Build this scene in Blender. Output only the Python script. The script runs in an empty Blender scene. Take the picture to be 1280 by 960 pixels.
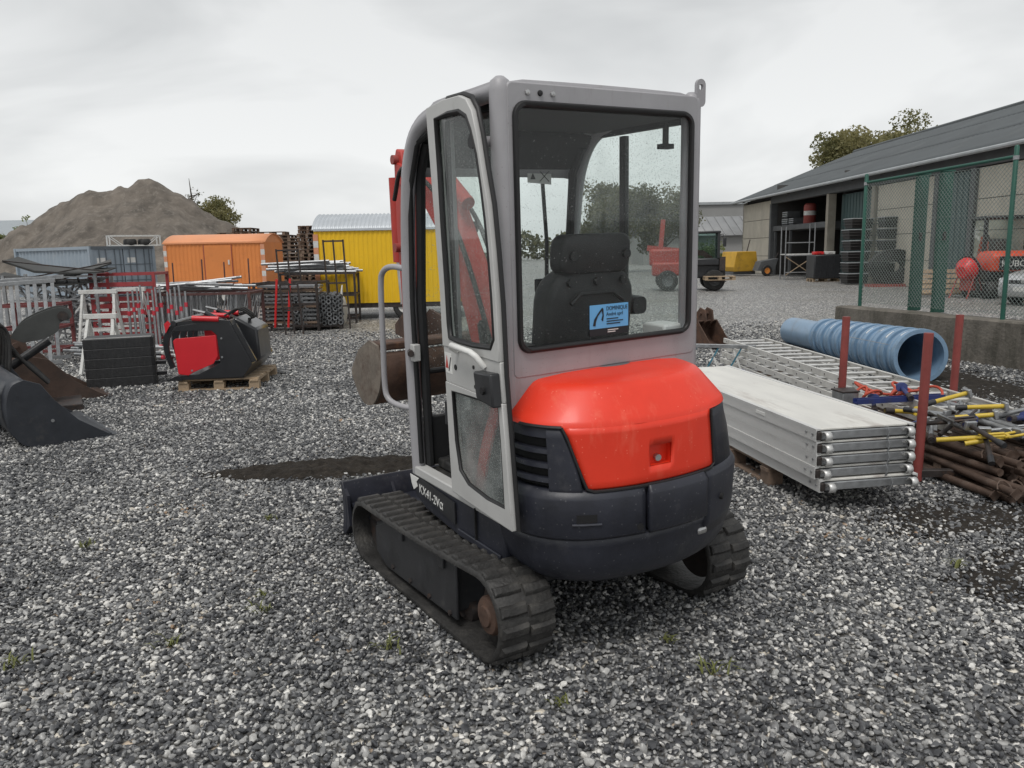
import bpy, bmesh, math, random
import numpy as np
from mathutils import Matrix, Vector, noise as mnoise
R_ = math.radians
random.seed(7); rng = np.random.default_rng(7)
scene = bpy.context.scene
COL = scene.collection

# ------------------------------------------------------------------ camera
def make_camera(pitch, roll, focal_px, height):
    p, r = R_(pitch), R_(roll)
    fwd = Vector((0, math.cos(p), -math.sin(p))); right = Vector((1, 0, 0)); up = right.cross(fwd)
    rx = right * math.cos(r) - up * math.sin(r); ux = right * math.sin(r) + up * math.cos(r)
    cd = bpy.data.cameras.new('camera'); cam = bpy.data.objects.new('camera', cd); COL.objects.link(cam)
    m = Matrix((rx, ux, -fwd)).transposed().to_4x4(); m.translation = (0, 0, height)
    cam.matrix_world = m
    cd.sensor_width = 36; cd.lens = focal_px / 1280 * 36; cd.clip_start = .05; cd.clip_end = 2000
    scene.camera = cam
make_camera(9.6, 1.1, 980, 1.6)

# ------------------------------------------------------------------ sky, sun, exposure
SUN_EL, SUN_AZ = R_(62), R_(200)
wd = bpy.data.worlds.new('World'); scene.world = wd; wd.use_nodes = True
nt = wd.node_tree; nt.nodes.clear()
def N(t, typ, **kw):
    n = t.nodes.new(typ)
    for k, v in kw.items(): setattr(n, k, v)
    return n
def sky_world():
    L = nt.links.new
    tc = N(nt, 'ShaderNodeTexCoord'); mp = N(nt, 'ShaderNodeMapping'); mp.inputs['Scale'].default_value = (1.0, 1.0, 3.2)
    L(tc.outputs['Generated'], mp.inputs['Vector'])
    n1 = N(nt, 'ShaderNodeTexNoise'); n1.inputs['Scale'].default_value = 1.7; n1.inputs['Detail'].default_value = 5; n1.inputs['Roughness'].default_value = .5
    n1.inputs['Distortion'].default_value = .5
    L(mp.outputs[0], n1.inputs['Vector'])
    cr = N(nt, 'ShaderNodeValToRGB'); e = cr.color_ramp.elements
    e[0].position = .36; e[0].color = (.43, .443, .448, 1); e[1].position = .62; e[1].color = (.70, .708, .706, 1)
    L(n1.outputs['Fac'], cr.inputs[0])
    # overcast: the cloud deck is thinner and brighter towards the horizon all the way round
    sx = N(nt, 'ShaderNodeSeparateXYZ'); L(tc.outputs['Generated'], sx.inputs[0])
    ev = N(nt, 'ShaderNodeMapRange', interpolation_type='SMOOTHSTEP'); ev.inputs['From Min'].default_value = -.05; ev.inputs['From Max'].default_value = .42
    ev.inputs['To Min'].default_value = 1.22; ev.inputs['To Max'].default_value = 1.0; L(sx.outputs['Z'], ev.inputs[0])
    em = N(nt, 'ShaderNodeMix', data_type='RGBA', blend_type='MULTIPLY'); em.inputs['Factor'].default_value = 1
    L(cr.outputs[0], em.inputs['A']); L(ev.outputs[0], em.inputs['B'])
    sk = N(nt, 'ShaderNodeTexSky', sky_type='NISHITA', sun_disc=False, sun_elevation=SUN_EL, sun_rotation=SUN_AZ)
    sk.air_density = 1; sk.dust_density = 3
    mu = N(nt, 'ShaderNodeMix', data_type='RGBA', blend_type='MULTIPLY'); mu.inputs['Factor'].default_value = 1
    L(sk.outputs[0], mu.inputs['A']); mu.inputs['B'].default_value = (.09, .09, .09, 1)
    mx = N(nt, 'ShaderNodeMix', data_type='RGBA'); mx.inputs['Factor'].default_value = .94
    L(mu.outputs['Result'], mx.inputs['A']); L(em.outputs['Result'], mx.inputs['B'])
    bg = N(nt, 'ShaderNodeBackground'); bg.inputs['Strength'].default_value = 1.0
    out = N(nt, 'ShaderNodeOutputWorld')
    L(mx.outputs['Result'], bg.inputs['Color']); L(bg.outputs[0], out.inputs['Surface'])
sky_world()
sl = bpy.data.lights.new('sun', 'SUN'); sl.energy = 1.5; sl.angle = R_(18); sl.color = (1, .97, .93)
so = bpy.data.objects.new('sun', sl); COL.objects.link(so)
sd = Vector((math.sin(SUN_AZ) * math.cos(SUN_EL), math.cos(SUN_AZ) * math.cos(SUN_EL), math.sin(SUN_EL)))
so.rotation_euler = sd.to_track_quat('Z', 'Y').to_euler(); so.location = sd * 60
vs = scene.view_settings; vs.view_transform = 'Standard'; vs.look = 'None'; vs.exposure = 0.2; vs.gamma = 1; vs.use_curve_mapping = False
scene.render.engine = 'CYCLES'; scene.cycles.transparent_max_bounces = 40; scene.cycles.max_bounces = 12; scene.render.resolution_x = 1024; scene.render.resolution_y = 768

# ------------------------------------------------------------------ materials
MATS = {}
def M(name, col, rough=.5, metal=0., var=.18, ns=9., bump=0., dirt=None, spec=.5, bscale=None, coat=0., stretch=(1, 1, 1), streak=None, speck=None):
    """painted / metal / plastic surface: base colour with mottling, optional dirt (colour, amount, scale) and fine relief"""
    if name in MATS: return MATS[name]
    m = bpy.data.materials.new(name); m.use_nodes = True; t = m.node_tree; L = t.links.new
    b = t.nodes['Principled BSDF']
    tc = N(t, 'ShaderNodeTexCoord'); mp = N(t, 'ShaderNodeMapping'); mp.inputs['Scale'].default_value = stretch
    L(tc.outputs['Object'], mp.inputs['Vector'])
    n = N(t, 'ShaderNodeTexNoise'); n.inputs['Scale'].default_value = ns; n.inputs['Detail'].default_value = 6; n.inputs['Roughness'].default_value = .62
    L(mp.outputs[0], n.inputs['Vector'])
    cr = N(t, 'ShaderNodeValToRGB'); e = cr.color_ramp.elements
    e[0].position = .28; e[1].position = .72
    e[0].color = tuple(c * (1 - var) for c in col) + (1,); e[1].color = tuple(min(1, c * (1 + var)) for c in col) + (1,)
    L(n.outputs['Fac'], cr.inputs[0]); src = cr.outputs[0]
    if dirt:
        dc, da, dsc = dirt
        n2 = N(t, 'ShaderNodeTexNoise'); n2.inputs['Scale'].default_value = dsc; n2.inputs['Detail'].default_value = 8; n2.inputs['Roughness'].default_value = .7
        if streak:
            mp2 = N(t, 'ShaderNodeMapping'); mp2.inputs['Scale'].default_value = streak
            L(tc.outputs['Object'], mp2.inputs['Vector']); L(mp2.outputs[0], n2.inputs['Vector'])
        else: L(mp.outputs[0], n2.inputs['Vector'])
        r2 = N(t, 'ShaderNodeValToRGB'); q = r2.color_ramp.elements
        q[0].position = .62 - da * .35; q[0].color = (0, 0, 0, 1); q[1].position = .78 - da * .3; q[1].color = (1, 1, 1, 1)
        L(n2.outputs['Fac'], r2.inputs[0])
        mx = N(t, 'ShaderNodeMix', data_type='RGBA'); mx.inputs['B'].default_value = tuple(dc) + (1,)
        mm = N(t, 'ShaderNodeMath', operation='MULTIPLY'); mm.inputs[1].default_value = min(1, .35 + da)
        L(r2.outputs[0], mm.inputs[0]); L(mm.outputs[0], mx.inputs['Factor']); L(src, mx.inputs['A']); src = mx.outputs['Result']
    if speck:                                   # dried rain drops: small pale dots
        sc_, amt, scol = speck
        v = N(t, 'ShaderNodeTexVoronoi'); v.inputs['Scale'].default_value = sc_; L(tc.outputs['Object'], v.inputs['Vector'])
        a1 = N(t, 'ShaderNodeMath', operation='LESS_THAN'); a1.inputs[1].default_value = .22; L(v.outputs['Distance'], a1.inputs[0])
        s1 = N(t, 'ShaderNodeSeparateColor'); L(v.outputs['Color'], s1.inputs[0])
        a2 = N(t, 'ShaderNodeMath', operation='LESS_THAN'); a2.inputs[1].default_value = amt; L(s1.outputs[0], a2.inputs[0])
        a3 = N(t, 'ShaderNodeMath', operation='MULTIPLY'); L(a1.outputs[0], a3.inputs[0]); L(a2.outputs[0], a3.inputs[1])
        a4 = N(t, 'ShaderNodeMath', operation='MULTIPLY'); a4.inputs[1].default_value = .4; L(a3.outputs[0], a4.inputs[0])
        mz = N(t, 'ShaderNodeMix', data_type='RGBA'); mz.inputs['B'].default_value = tuple(scol) + (1,); L(a4.outputs[0], mz.inputs['Factor']); L(src, mz.inputs['A']); src = mz.outputs['Result']
    L(src, b.inputs['Base Color'])
    rr = N(t, 'ShaderNodeMapRange'); rr.inputs['To Min'].default_value = max(.04, rough - .1); rr.inputs['To Max'].default_value = min(1, rough + .14)
    L(n.outputs['Fac'], rr.inputs[0]); L(rr.outputs[0], b.inputs['Roughness'])
    b.inputs['Metallic'].default_value = metal; b.inputs['Specular IOR Level'].default_value = spec
    if coat: b.inputs['Coat Weight'].default_value = coat; b.inputs['Coat Roughness'].default_value = .15
    if bump:
        n3 = N(t, 'ShaderNodeTexNoise'); n3.inputs['Scale'].default_value = bscale or ns * 6; n3.inputs['Detail'].default_value = 5
        L(tc.outputs['Object'], n3.inputs['Vector'])
        bp = N(t, 'ShaderNodeBump'); bp.inputs['Strength'].default_value = bump; bp.inputs['Distance'].default_value = .02
        L(n3.outputs['Fac'], bp.inputs['Height']); L(bp.outputs[0], b.inputs['Normal'])
    MATS[name] = m
    return m
def glass(name, tint=(.93, .95, .94), drops=.3, dscale=120., film=.12, filmcol=(.62, .65, .64)):
    """thin window pane: clear with mirror reflection, a grey film of dirt and rain drops"""
    if name in MATS: return MATS[name]
    m = bpy.data.materials.new(name); m.use_nodes = True; t = m.node_tree; L = t.links.new; t.nodes.clear()
    out = N(t, 'ShaderNodeOutputMaterial'); tr = N(t, 'ShaderNodeBsdfTransparent'); tr.inputs[0].default_value = tint + (1,)
    gl = N(t, 'ShaderNodeBsdfGlossy'); gl.inputs['Roughness'].default_value = .015
    lw = N(t, 'ShaderNodeLayerWeight'); lw.inputs[0].default_value = .5
    pw = N(t, 'ShaderNodeMath', operation='POWER'); pw.inputs[1].default_value = 5; L(lw.outputs['Facing'], pw.inputs[0])
    fr = N(t, 'ShaderNodeMath', operation='MULTIPLY_ADD'); fr.inputs[1].default_value = .75; fr.inputs[2].default_value = .02; L(pw.outputs[0], fr.inputs[0])
    m1 = N(t, 'ShaderNodeMixShader'); L(fr.outputs[0], m1.inputs[0]); L(tr.outputs[0], m1.inputs[1]); L(gl.outputs[0], m1.inputs[2])
    df = N(t, 'ShaderNodeBsdfDiffuse'); df.inputs[0].default_value = filmcol + (1,)
    tl = N(t, 'ShaderNodeBsdfTranslucent'); tl.inputs[0].default_value = filmcol + (1,)
    md = N(t, 'ShaderNodeMixShader'); md.inputs[0].default_value = .5; L(df.outputs[0], md.inputs[1]); L(tl.outputs[0], md.inputs[2])
    tc = N(t, 'ShaderNodeTexCoord'); vo = N(t, 'ShaderNodeTexVoronoi'); vo.inputs['Scale'].default_value = dscale; vo.inputs['Randomness'].default_value = 1
    L(tc.outputs['Object'], vo.inputs['Vector'])
    lt = N(t, 'ShaderNodeMath', operation='LESS_THAN'); lt.inputs[1].default_value = .3; L(vo.outputs['Distance'], lt.inputs[0])
    sp = N(t, 'ShaderNodeSeparateColor'); L(vo.outputs['Color'], sp.inputs[0])
    nz = N(t, 'ShaderNodeTexNoise'); nz.inputs['Scale'].default_value = 5; nz.inputs['Detail'].default_value = 6; L(tc.outputs['Object'], nz.inputs['Vector'])
    l2 = N(t, 'ShaderNodeMath', operation='LESS_THAN'); l2.inputs[1].default_value = drops; L(sp.outputs[0], l2.inputs[0])
    mu = N(t, 'ShaderNodeMath', operation='MULTIPLY'); L(lt.outputs[0], mu.inputs[0]); L(l2.outputs[0], mu.inputs[1])
    m3 = N(t, 'ShaderNodeMath', operation='MULTIPLY'); m3.inputs[1].default_value = .42; L(mu.outputs[0], m3.inputs[0])
    mr = N(t, 'ShaderNodeMapRange'); mr.inputs['From Min'].default_value = .35; mr.inputs['From Max'].default_value = .75
    mr.inputs['To Min'].default_value = film * .35; mr.inputs['To Max'].default_value = film * 1.7; L(nz.outputs['Fac'], mr.inputs[0])
    ad = N(t, 'ShaderNodeMath', operation='ADD', use_clamp=True); L(m3.outputs[0], ad.inputs[0]); L(mr.outputs[0], ad.inputs[1])
    m2 = N(t, 'ShaderNodeMixShader'); L(ad.outputs[0], m2.inputs[0]); L(m1.outputs[0], m2.inputs[1]); L(md.outputs[0], m2.inputs[2])
    L(m2.outputs[0], out.inputs['Surface'])
    MATS[name] = m
    return m

# ------------------------------------------------------------------ mesh helpers
def rotm(rx=0, ry=0, rz=0):
    return np.array((Matrix.Rotation(rz, 3, 'Z') @ Matrix.Rotation(ry, 3, 'Y') @ Matrix.Rotation(rx, 3, 'X')))
class MB:
    def __init__(s, T=None): s.v = []; s.f = []; s.T = T
    def add(s, vs, fs):
        o = len(s.v); s.v += [tuple(map(float, p)) for p in vs]; s.f += [tuple(i + o for i in f) for f in fs]; return s
    def bx(s, x0, x1, y0, y1, z0, z1):
        return s.add([(x0, y0, z0), (x1, y0, z0), (x1, y1, z0), (x0, y1, z0), (x0, y0, z1), (x1, y0, z1), (x1, y1, z1), (x0, y1, z1)],
                     [(3, 2, 1, 0), (4, 5, 6, 7), (0, 1, 5, 4), (1, 2, 6, 5), (2, 3, 7, 6), (3, 0, 4, 7)])
    def box(s, c, d, R=None):
        h = np.array(d) / 2; P = np.array([(x, y, z) for z in (-1, 1) for x, y in ((-1, -1), (1, -1), (1, 1), (-1, 1))]) * h
        if R is not None: P = P @ np.array(R).T
        return s.add(P + np.array(c), [(3, 2, 1, 0), (4, 5, 6, 7), (0, 1, 5, 4), (1, 2, 6, 5), (2, 3, 7, 6), (3, 0, 4, 7)])
    def bar(s, p, q, w, h=None, up=(0, 0, 1)):
        """rectangular bar from p to q, w wide (sideways) and h high"""
        p = np.array(p, float); q = np.array(q, float); h = h or w; d = (q - p) / np.linalg.norm(q - p)
        up = np.array(up, float)
        if abs(d @ up) > .98: up = np.array((1., 0, 0))
        sd = np.cross(d, up); sd /= np.linalg.norm(sd); u = np.cross(sd, d)
        P = [a + sd * w / 2 * i + u * h / 2 * j for a in (p, q) for i, j in ((-1, -1), (1, -1), (1, 1), (-1, 1))]
        return s.add(P, [(3, 2, 1, 0), (4, 5, 6, 7), (0, 1, 5, 4), (1, 2, 6, 5), (2, 3, 7, 6), (3, 0, 4, 7)])
    def path(s, pts, r, n=8, closed=False, caps=True, sx=1., sy=1.):
        pts = [np.array(p, float) for p in pts]; k = len(pts); rs = r if hasattr(r, '__len__') else [r] * k
        tg = []
        for i in range(k):
            a = pts[(i - 1) % k] if (i or closed) else pts[0]; b = pts[(i + 1) % k] if (i < k - 1 or closed) else pts[-1]
            d = b - a; tg.append(d / (np.linalg.norm(d) + 1e-12))
        ref = np.array((0, 0, 1.)) if abs(tg[0][2]) < .9 else np.array((1., 0, 0))
        nm = ref - tg[0] * (ref @ tg[0]); nm /= np.linalg.norm(nm); V = []
        for i in range(k):
            nm = nm - tg[i] * (nm @ tg[i]); nm /= (np.linalg.norm(nm) + 1e-12); bi = np.cross(tg[i], nm)
            for j in range(n):
                a = 2 * math.pi * (j + .5) / n; V.append(pts[i] + nm * math.cos(a) * rs[i] * sx + bi * math.sin(a) * rs[i] * sy)
        F = []
        for i in range(k if closed else k - 1):
            i2 = (i + 1) % k
            for j in range(n): j2 = (j + 1) % n; F.append((i * n + j, i * n + j2, i2 * n + j2, i2 * n + j))
        if caps and not closed: F.append(tuple(range(n))[::-1]); F.append(tuple((k - 1) * n + j for j in range(n)))
        return s.add(V, F)
    def tube(s, p, q, r, n=8, r2=None): return s.path([p, q], [r, r2 if r2 is not None else r], n)
    def prism(s, poly, ext):
        k = len(poly); P = [np.array(p, float) for p in poly]; e = np.array(ext, float)
        F = [tuple(range(k))[::-1], tuple(range(k, 2 * k))] + [(i, (i + 1) % k, k + (i + 1) % k, k + i) for i in range(k)]
        return s.add(P + [p + e for p in P], F)
    def ring(s, outer, inner, ext):
        """plate with a hole: outer and inner outlines have the same number of points"""
        k = len(outer); e = np.array(ext, float); O = [np.array(p, float) for p in outer]; I = [np.array(p, float) for p in inner]
        V = O + I + [p + e for p in O] + [p + e for p in I]; F = []
        for i in range(k):
            j = (i + 1) % k
            F += [(i, j, k + j, k + i), (2 * k + j, 2 * k + i, 3 * k + i, 3 * k + j), (j, i, 2 * k + i, 2 * k + j), (k + i, k + j, 3 * k + j, 3 * k + i)]
        return s.add(V, F)
    def loft(s, rings, closed=True, caps=True):
        k = len(rings[0]); V = [p for r in rings for p in r]; F = []
        for i in range(len(rings) - 1):
            for j in range(k if closed else k - 1):
                j2 = (j + 1) % k; F.append((i * k + j, i * k + j2, (i + 1) * k + j2, (i + 1) * k + j))
        if caps and closed: F.append(tuple(range(k))[::-1]); F.append(tuple((len(rings) - 1) * k + j for j in range(k)))
        return s.add(V, F)
    def lathe(s, prof, n=20, c=(0, 0, 0), axis='z', caps=True):
        rings = []
        for r, h in prof:
            rg = []
            for j in range(n):
                a = 2 * math.pi * j / n; x, y = r * math.cos(a), r * math.sin(a)
                p = {'z': (x, y, h), 'y': (y, h, x), 'x': (h, x, y)}[axis]; rg.append(np.array(c) + np.array(p))
            rings.append(rg)
        return s.loft(rings, True, caps)
    def mesh(s, name, angle=None):
        me = bpy.data.meshes.new(name); V = np.array(s.v)
        if s.T is not None: V = V @ s.T
        me.from_pydata(V.tolist(), [], s.f); me.update()
        b = bmesh.new(); b.from_mesh(me); bmesh.ops.recalc_face_normals(b, faces=b.faces); b.to_mesh(me); b.free()
        if angle:
            me.polygons.foreach_set('use_smooth', [True] * len(me.polygons)); me.set_sharp_from_angle(angle=R_(angle))
        return me
    def build(s, name, mat, parent=None, angle=35, bevel=0, loc=None, rz=0, seg=2, solid=0):
        me = s.mesh(name, angle); me.materials.append(mat)
        o = bpy.data.objects.new(name, me); COL.objects.link(o); o.parent = parent
        if loc is not None: o.location = loc
        o.rotation_euler[2] = rz
        if solid:
            d = o.modifiers.new('solid', 'SOLIDIFY'); d.thickness = abs(solid); d.offset = -1 if solid > 0 else 1
        if bevel:
            d = o.modifiers.new('bevel', 'BEVEL'); d.width = bevel; d.segments = seg; d.limit_method = 'ANGLE'; d.angle_limit = R_(40)
        return o
def tag(o, label, cat, group=None):
    o['label'] = label; o['category'] = cat
    if group: o['group'] = group
    return o
def thing(name, label, cat, loc=(0, 0, 0), rz=0, group=None):
    o = bpy.data.objects.new(name, None); o.empty_display_size = .1; COL.objects.link(o); o.location = loc; o.rotation_euler = (0, 0, rz)
    return tag(o, label, cat, group)
def struct(o, kind='structure'): o['kind'] = kind; return o
def share(name, me, parent, loc, rot=(0, 0, 0), scale=(1, 1, 1)):
    o = bpy.data.objects.new(name, me); COL.objects.link(o); o.parent = parent; o.location = loc; o.rotation_euler = rot; o.scale = scale
    return o
def copy_tree(o, parent=None):
    c = o.copy(); COL.objects.link(c); c.parent = parent
    for ch in [x for x in o.children]: copy_tree(ch, c)
    return c
def text_mesh(name, body, size, mat, parent, mw, depth=.001, align='LEFT', sx=1.):
    cu = bpy.data.curves.new(name, 'FONT'); cu.body = body; cu.size = size; cu.extrude = depth; cu.align_x = align
    tmp = bpy.data.objects.new(name, cu); COL.objects.link(tmp)
    dg = bpy.context.evaluated_depsgraph_get(); me = bpy.data.meshes.new_from_object(tmp.evaluated_get(dg))
    bpy.data.objects.remove(tmp); me.materials.clear(); me.materials.append(mat); me.name = name
    o = bpy.data.objects.new(name, me); COL.objects.link(o); o.parent = parent; o.matrix_local = mw @ Matrix.Diagonal((sx, 1, 1, 1))
    return o
def frame_from(origin, xdir, ydir):
    x = Vector(xdir).normalized(); y = Vector(ydir); y = (y - x * y.dot(x)).normalized(); z = x.cross(y)
    m = Matrix((x, y, z)).transposed().to_4x4(); m.translation = origin; return m
def rrect(w, h, r, n=5):
    """rounded rectangle outline around the origin"""
    P = []
    for cx, cy, a0 in ((w/2 - r, h/2 - r, 0), (-w/2 + r, h/2 - r, 90), (-w/2 + r, -h/2 + r, 180), (w/2 - r, -h/2 + r, 270)):
        for i in range(n): a = R_(a0 + 90 * i / (n - 1)); P.append((cx + r * math.cos(a), cy + r * math.sin(a)))
    return P
def catmull(P, n):
    P = [np.array(p, float) for p in P]; Q = [2 * P[0] - P[1]] + P + [2 * P[-1] - P[-2]]; out = []
    for i in range(1, len(Q) - 2):
        for k in range(n):
            t = k / n; a, b, c, d = Q[i - 1], Q[i], Q[i + 1], Q[i + 2]
            out.append(.5 * (2 * b + (c - a) * t + (2 * a - 5 * b + 4 * c - d) * t * t + (3 * b - a - 3 * c + d) * t ** 3))
    out.append(P[-1]); return out

# common materials
m_galv = M('galvanised_steel', (.33, .34, .35), .42, .7, .25, 14, .05, ((.25, .25, .25), .3, 20))
m_alu = M('aluminium', (.62, .62, .61), .42, .55, .14, 7, .04, ((.3, .29, .28), .18, 6))
m_white = M('white_paint', (.62, .62, .6), .5, 0, .12, 10, 0, ((.25, .2, .15), .2, 14))
m_black = M('black_paint', (.022, .023, .026), .38, 0, .3, 10, .03, ((.09, .085, .08), .12, 12))
m_rubber = M('black_rubber', (.022, .022, .022), .62, 0, .35, 12, .15, ((.1, .095, .085), .22, 9))
m_darksteel = M('dark_steel', (.05, .042, .04), .5, .35, .4, 12, .05, ((.14, .07, .04), .25, 10))
m_rust = M('rusty_steel', (.085, .05, .036), .7, .2, .45, 9, .2, ((.2, .1, .055), .25, 6))
m_redox = M('red_oxide_paint', (.29, .06, .05), .55, 0, .2, 12, .05, ((.12, .05, .04), .2, 14))
m_wood = M('pallet_wood', (.36, .27, .18), .8, 0, .3, 6, .15, ((.12, .1, .085), .3, 5), stretch=(1, 1, 6))
m_oldwood = M('weathered_wood', (.19, .135, .1), .85, 0, .35, 5, .15, ((.06, .05, .045), .3, 4))
m_red = M('bright_red_paint', (.62, .028, .03), .38, 0, .1, 7, 0, ((.3, .03, .03), .1, 10))
m_glassc = glass('clear_cab_glass', (.95, .975, .965), .12, 130, .03)

# ================================================================== SETTING: ground
def stone_ramp(t):
    cr = N(t, 'ShaderNodeValToRGB'); e = cr.color_ramp.elements
    cols = [(0, (.026, .027, .03)), (.26, (.062, .064, .069)), (.48, (.12, .122, .125)), (.66, (.22, .22, .217)), (.82, (.4, .395, .38)), (.93, (.68, .665, .63)), (.985, (.45, .41, .34)), (1, (.28, .19, .12))]
    e[0].position, e[0].color = cols[0][0], cols[0][1] + (1,)
    e[1].position, e[1].color = cols[-1][0], cols[-1][1] + (1,)
    for p, c in cols[1:-1]: q = e.new(p); q.color = c + (1,)
    return cr
def ground_material():
    m = bpy.data.materials.new('gravel_ground'); m.use_nodes = True; t = m.node_tree; L = t.links.new; b = t.nodes['Principled BSDF']
    tc = N(t, 'ShaderNodeTexCoord')
    wob = N(t, 'ShaderNodeTexNoise'); wob.inputs['Scale'].default_value = 30; wob.inputs['Detail'].default_value = 2; L(tc.outputs['Object'], wob.inputs['Vector'])
    vm = N(t, 'ShaderNodeVectorMath', operation='MULTIPLY_ADD'); vm.inputs[1].default_value = (.02, .02, .02)
    L(wob.outputs['Color'], vm.inputs[0]); L(tc.outputs['Object'], vm.inputs[2])
    vo = N(t, 'ShaderNodeTexVoronoi'); vo.inputs['Scale'].default_value = 34; L(vm.outputs[0], vo.inputs['Vector'])
    sp = N(t, 'ShaderNodeSeparateColor'); L(vo.outputs['Color'], sp.inputs[0])
    cr = stone_ramp(t); L(sp.outputs[0], cr.inputs[0])
    # colour goes dark in the crevices between the stones
    dk = N(t, 'ShaderNodeMapRange'); dk.inputs['From Min'].default_value = .45; dk.inputs['From Max'].default_value = .75; L(vo.outputs['Distance'], dk.inputs[0])
    m1 = N(t, 'ShaderNodeMix', data_type='RGBA'); m1.inputs['B'].default_value = (.05, .048, .045, 1); L(dk.outputs[0], m1.inputs['Factor']); L(cr.outputs[0], m1.inputs['A'])
    # larger patches where fines and moss show through
    n2 = N(t, 'ShaderNodeTexNoise'); n2.inputs['Scale'].default_value = .23; n2.inputs['Detail'].default_value = 7; n2.inputs['Roughness'].default_value = .6; L(tc.outputs['Object'], n2.inputs['Vector'])
    mr = N(t, 'ShaderNodeMapRange'); mr.inputs['From Min'].default_value = .5; mr.inputs['From Max'].default_value = .72; mr.inputs['To Max'].default_value = .6; L(n2.outputs['Fac'], mr.inputs[0])
    m2 = N(t, 'ShaderNodeMix', data_type='RGBA'); m2.inputs['B'].default_value = (.105, .098, .078, 1); L(mr.outputs[0], m2.inputs['Factor']); L(m1.outputs['Result'], m2.inputs['A'])
    gm = N(t, 'ShaderNodeMix', data_type='RGBA', blend_type='MULTIPLY'); gm.inputs['Factor'].default_value = 1
    gm.inputs['B'].default_value = (1.5, 1.5, 1.5, 1); L(m2.outputs['Result'], gm.inputs['A'])
    L(gm.outputs['Result'], b.inputs['Base Color']); b.inputs['Roughness'].default_value = .5
    bp = N(t, 'ShaderNodeBump', invert=True); bp.inputs['Strength'].default_value = .9; bp.inputs['Distance'].default_value = .012
    L(vo.outputs['Distance'], bp.inputs['Height']); L(bp.outputs[0], b.inputs['Normal'])
    return m
g = MB()
xs = [-300, -120, -60, -30, -15, -8, -4, 0, 4, 8, 15, 30, 60, 120, 300]; ys = [-120, -40, -10, 0, 4, 8, 14, 22, 34, 50, 80, 130, 250, 500]
g.add([(x, y, 0) for y in ys for x in xs], [(j * len(xs) + i, j * len(xs) + i + 1, (j + 1) * len(xs) + i + 1, (j + 1) * len(xs) + i) for j in range(len(ys) - 1) for i in range(len(xs) - 1)])
struct(g.build('ground', ground_material(), angle=None))

m_soil = M('wet_soil', (.026, .022, .018), .85, 0, .5, 16, .8, ((.075, .064, .052), .25, 14), bscale=60, spec=.2)
SOIL = [(-1.22, 5.75, 1.12, .25, .06, .12), (2.75, 3.6, .7, .38, .012, .3), (5.15, 9.0, .75, 1.9, .03, 0.05), (2.7, 4.4, .7, .35, .014, .1)]
def soil_patch(cx, cy, a, b_, h, rot, i):
    n = 96; c, s = math.cos(rot), math.sin(rot); V = []; F = []
    for j in range(n + 1):
        for k in range(n + 1):
            u, w = (k / n * 2 - 1) * 1.25, (j / n * 2 - 1) * 1.25; r2 = u * u + w * w
            nz = mnoise.noise((u * 2.2 + i * 7, w * 2.2, .3)) * .35 + mnoise.noise((u * a * 9, w * b_ * 9, i * 3.1)) * .4 + mnoise.noise((u * a * 26, w * b_ * 26, i * 5.1)) * .3
            z = h * (1 - r2 + nz); z = max(z, -.02)
            V.append((cx + u * a * c - w * b_ * s, cy + u * a * s + w * b_ * c, z))
    for j in range(n):
        for k in range(n): F.append((j * (n + 1) + k, j * (n + 1) + k + 1, (j + 1) * (n + 1) + k + 1, (j + 1) * (n + 1) + k))
    struct(MB().add(V, F).build('soil_patch', m_soil, angle=60))
for i, s_ in enumerate(SOIL): soil_patch(*s_, i)

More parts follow.
